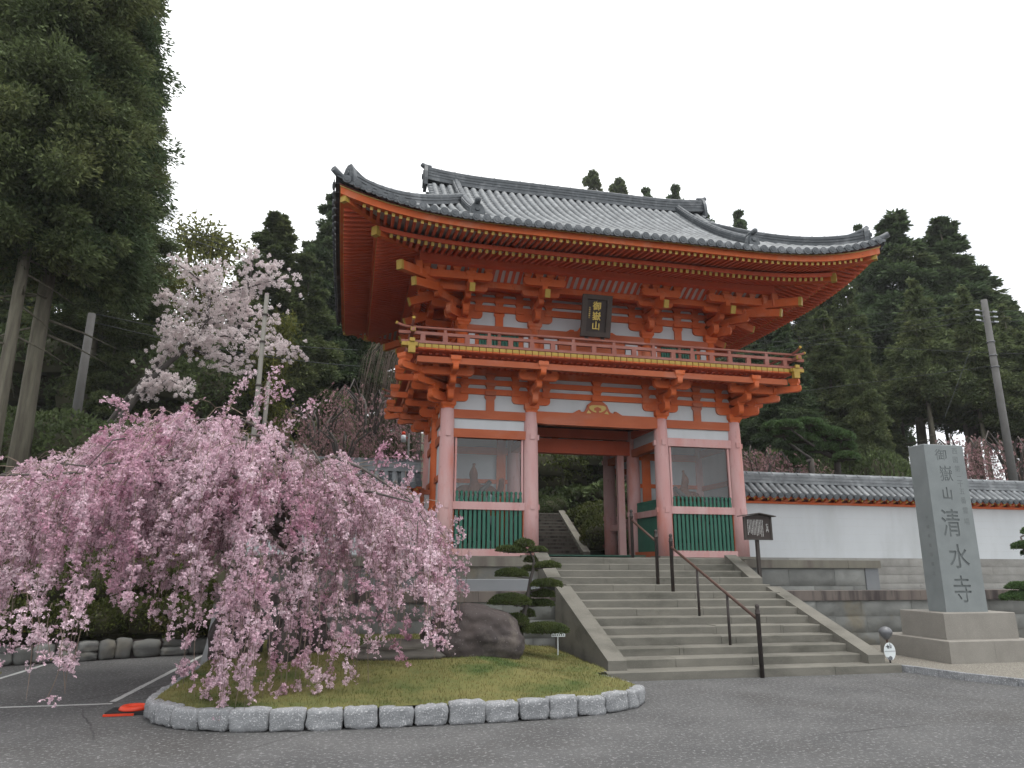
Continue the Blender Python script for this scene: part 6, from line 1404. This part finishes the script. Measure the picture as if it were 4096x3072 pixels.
for dz, w_ in ((.55, 'upper'), (.8, 'middle'), (1.05, 'lower')):
    wire((ex_-.6, Yq, ez_-dz), (-2, 36, 15.5-dz), .4, 'thin wire running left from the %s insulator arm of the utility pole' % w_, .009); wire((ex_+.6, Yq, ez_-dz), (40, 2, ez_-dz+1.5), .4, 'thin wire running right from the %s insulator arm of the utility pole' % w_, .009)
wire((ex_, Yq, ez_-2.6), (40, 4, ez_-2.4), .3, 'overhead cable running right from the middle of the utility pole')
a = at(3885, 1390, Y=11); b = at(3775, 1680, Y=11); wire(a, b, 0, 'slanting guy wire left of the utility pole', .012)
for i, (va, vb) in enumerate(((905, 995), (925, 1015), (945, 1040))):
    a, b = atd(560, va-70, 40), atd(1150, vb+40, 44); wire(a, b, .2, 'thin overhead wire crossing the sky left of the gate, %s of three' % ('topmost', 'middle', 'lowest')[i], .022)
wire(at(380, 1255, Y=16), at(1430, 1400, Y=20), .3, 'overhead cable running from the left pole to behind the gate', .02)
wire(at(380, 1290, Y=16), at(1440, 1465, Y=20), .3, 'lower overhead cable running from the left pole to behind the gate', .02)
# ------------------------------------------------------------------ the big pink weeping cherry on the lawn
rng = np.random.default_rng(91); rc = random.Random(5)
TX, TY = -6.75, -3.05; TZ = .38
ch = empty('weeping_cherry', (TX, TY, TZ), 'large pink weeping cherry in full bloom on the lawn left of the gate', 'cherry tree')
m = MB(); m.tube([(TX, TY, TZ-.15), (TX+.03, TY, TZ+.6), (TX+.12, TY+.05, TZ+1.3), (TX+.02, TY+.1, TZ+2.1), (TX-.1, TY+.15, TZ+2.9), (TX-.1, TY+.2, TZ+3.6)], [.17, .13, .115, .105, .09, .06], 12)
m.tube([(TX+.1, TY+.05, TZ+1.2), (TX+.35, TY-.05, TZ+2.0), (TX+.9, TY-.1, TZ+2.75)], [.085, .075, .05], 9)
m.build('trunk', M['barkd'], ch)
# crown outline of the tree in its own vertical plane (seen from the front): top height and lowest twig over x
PLX = [-10.9, -10.2, -9.4, -8.9, -8.3, -7.6, -7.0, -6.5, -6.0, -5.5, -5.0, -4.6, -4.2, -3.9, -3.6]
def prof_px(tab, u):
    for (a, va), (b, vb) in zip(tab[:-1], tab[1:]):
        if u <= b: return va+(vb-va)*max(0, (u-a))/(b-a)
    return tab[-1][1]
TOP = [(-250, 1830), (0, 1800), (200, 1790), (330, 1770), (420, 1620), (600, 1590), (760, 1600), (900, 1640), (1030, 1660), (1150, 1720), (1280, 1830), (1400, 1830), (1560, 1900), (1700, 1980), (1780, 2120), (1840, 2280), (1870, 2400)]
BOT = [(-250, 2550), (0, 2560), (120, 2640), (300, 2640), (420, 2560), (560, 2600), (700, 2480), (820, 2620), (960, 2780), (1100, 2820), (1250, 2800), (1400, 2800), (1480, 2680), (1560, 2520), (1640, 2350), (1720, 2560), (1790, 2560), (1840, 2480), (1870, 2440)]
limbs = MB(); tw = MB(); pts = []; lv = []
hub = Vector((TX-.05, TY+.15, TZ+2.8))
# main limbs fan out, arch and come down
ends = []
for i in range(36):
    az = i*2.399 if i < 26 else pi+rc.uniform(-.75, .6); L = rc.uniform(2.0, 4.6) if 4 < i < 26 else rc.uniform(1.0, 2.0) if i < 5 else rc.uniform(3.0, 5.6)
    dx, dy = cos(az), sin(az)*.72
    ends.append((dx*L, dy*L))
CR = []
for (ex_, ey_) in ends:
    x, y = TX+ex_, TY+ey_
    q = np.array((x, y, 2.0))-CAM; dd = hypot(q[0], q[1]); cx_ = q@_r2; cz_ = q@_fw; u = 2048+F*cx_/cz_
    zt_ = atd(u, prof_px(TOP, u)+45, dd)[2]; zt_ = min(zt_, 4.6)
    if u > 1760: continue
    r = hypot(ex_, ey_); h0 = hub+Vector((0, 0, rc.uniform(-1.1, .5)))
    c = [h0, h0.lerp(Vector((x, y, zt_)), .3)+Vector((0, 0, .35)), h0.lerp(Vector((x, y, zt_)), .65)+Vector((0, 0, .30)), Vector((x, y, zt_-.1)), Vector((x+ex_/r*.35, y+ey_/r*.35, zt_-.65))]
    c = [c[0]]+[p+Vector((rc.uniform(-.12, .12), rc.uniform(-.12, .12), rc.uniform(-.06, .06))) for p in c[1:]]
    limbs.tube(c, [.05, .034, .022, .012, .005], 7); CR.append(c)
limbs.build('limbs', M['barkd'], ch)
def blossoms(c, size=1.0, n=None):
    for _ in range(n or rc.choice((3, 4, 5, 6, 8))): pts.append(c+rng.normal(size=3)*.029*size+np.array((0, 0, -.012)))
def strand(b, az, zl, out, dens, seg=9, size=1.0, side=True):
    ln = max(.25, b.z-zl); sp = []; w1, w2 = rc.uniform(-.2, .2), rc.uniform(-.2, .2)
    for j in range(seg+1):
        t = j/seg; o = out*(1-(1-t)**2.2); sp.append(np.array((b.x+cos(az)*o+w1*sin(t*3.1)*.5, b.y+sin(az)*o+w2*sin(t*2.6)*.5, b.z+.22*out*sin(min(1, t*2.4)*pi)-ln*t**1.35)))
    tw.tube([tuple(p) for p in sp], [.008]+[.0048]*(seg-1)+[.002], 3, False, False)
    L = ln+out*.5; n = int(L*dens/2.2); t0 = rc.random()*.15
    for _ in range(n):
        t = t0+(1-t0)*rc.random()**.8
        if noise.noise(Vector((t*L*3.1, az*7, b.x*5))) < -.16: continue
        x = t*seg; k = min(seg-1, int(x)); c = sp[k]+(sp[k+1]-sp[k])*(x-k); blossoms(c, size)
    if side:
        for _ in range(max(1, int(L*2.6))):
            t = rc.uniform(.08, .95); x = t*seg; k = min(seg-1, int(x)); c = sp[k]+(sp[k+1]-sp[k])*(x-k); a2 = az+rc.gauss(0, 1.3); l2 = rc.uniform(.12, .5)*(1.1-t*.6); o2 = l2*rc.uniform(.45, .9)
            q = [c, c+np.array((cos(a2)*o2*.5, sin(a2)*o2*.5, .03-l2*.1)), c+np.array((cos(a2)*o2, sin(a2)*o2, -l2*.75))]
            if q[2][2] < zl-.1: continue
            tw.tube([tuple(p) for p in q], [.004, .003, .0015], 3, False, False)
            for _ in range(int(l2*dens*.75)+1):
                t2 = rc.random()**.75; p = q[0]*(1-t2)**2+2*q[1]*t2*(1-t2)+q[2]*t2*t2; blossoms(p, size)
    if rc.random() < .25:
        for _ in range(3): lv.append(sp[-1]+rng.normal(size=3)*.02)
count = 0; tries = 0
while count < 980 and tries < 14000:
    tries += 1
    c = rc.choice(CR); f = rc.uniform(1.0, 3.99); k = int(f); b = c[k].lerp(c[min(k+1, 4)], f-k)+Vector((rc.gauss(0, .28), rc.gauss(0, .28), rc.uniform(-.25, .1)))
    az = math.atan2(b.y-TY, b.x-TX)+rc.gauss(0, .9); out = rc.uniform(.2, 1.15)
    q = np.array((b.x+cos(az)*out*.8, b.y+sin(az)*out*.8, b.z))-CAM; cz_ = q@_fw; u = 2048+F*(q@_r2)/cz_; dd = hypot(q[0], q[1])
    if u > 1800 or u < -260: continue
    zmax = atd(u, prof_px(TOP, u), dd)[2]; zmin = max(atd(u, prof_px(BOT, u), dd)[2], .45)
    if b.z > zmax+.05: b.z = zmax-rc.uniform(0, .25)
    if zmax-zmin < .3: continue
    fall = rc.betavariate(1.2, 1.7); zl = max(zmin, b.z-.3-fall*2.4)
    if b.z-zl < .2: continue
    strand(b, az, zl, out, rc.uniform(13, 26)*(1 if u < 1080 else .6)); count += 1
# a few long outer twigs reaching low over the asphalt and towards the steps
for (u, v0, v1, D, k) in ((225, 2560, 2860, 10.4, 2), (300, 2380, 2640, 10.6, 5), (60, 2350, 2600, 10.8, 7), (960, 2250, 2830, 10.6, 9), (1080, 2300, 2810, 10.7, 9), (1240, 2250, 2790, 10.9, 8), (880, 2300, 2760, 10.6, 7), (1420, 2300, 2780, 11.2, 6), (1640, 2450, 2680, 12.0, 3), (1790, 2150, 2510, 13.2, 6), (1720, 2050, 2500, 13.0, 6), (1650, 1960, 2350, 13.2, 6), (1560, 1900, 2500, 12.9, 5)):
    for _ in range(k):
        a, b = atd(u+rc.gauss(0, 45), v0+rc.gauss(0, 70), D+rc.gauss(0, .25)), atd(u, v1+rc.gauss(0, 60), D); strand(Vector(a), rc.uniform(0, 6.28), max(.1, float(b[2])), rc.uniform(.05, .25), 14)
# upright flowering shoots above the crown
for (u0, v0, u1, v1) in ((1000, 1700, 1150, 1490), (900, 1660, 1000, 1500), (1060, 1620, 1180, 1560), (1120, 1740, 1290, 1600), (520, 1660, 440, 1600), (1500, 1900, 1560, 1780), (1440, 1850, 1680, 1830)):
    a, b = atd(u0, v0, 13.6), atd(u1, v1, 13.8)
    for s in range(2):
        j = rng.normal(size=3)*.12; q0, q1 = a+j*.3, b+j; tw.tube([tuple(q0), tuple((q0+q1)/2+np.array((0, 0, .08))), tuple(q1)], [.009, .006, .002], 4, False, False)
        for _ in range(15):
            t = rc.uniform(.15, 1); c = q0+(q1-q0)*t+np.array((0, 0, .08*sin(pi*t)))
            for _ in range(3): pts.append(c+rng.normal(size=3)*.045)
tw.build('hanging_twigs', M['twig'], ch)
V, Fc = flowers(rng, np.array(pts), .057); npmesh('blossom', V, Fc, M['bloss'], ch, off=(TX, TY, TZ))
if lv:
    P = np.array(lv); D = unit(rng.normal(size=P.shape)); U = unit(np.cross(D, rdir(rng, len(P)))); V, Fc = quads(P, D, U, .04, .015); npmesh('young_leaves', V, Fc, M['young'], ch, off=(TX, TY, TZ))
print('blossom flowers', len(pts))

# ------------------------------------------------------------------ thin spring haze
hz = bpy.data.materials.new('haze_air'); hz.use_nodes = True; t_ = hz.node_tree; t_.nodes.clear()
_o = t_.nodes.new('ShaderNodeOutputMaterial'); _v = t_.nodes.new('ShaderNodeVolumePrincipled'); _v.inputs['Color'].default_value = (.97, .98, 1, 1); _v.inputs['Density'].default_value = .00035; t_.links.new(_v.outputs[0], _o.inputs['Volume'])
m = MB(); m.box(-160, 160, -160, 230, -1.6, 75); tag(m.build('haze', hz), 'thin pale spring haze in the air between the trees', 'haze', kind='stuff')
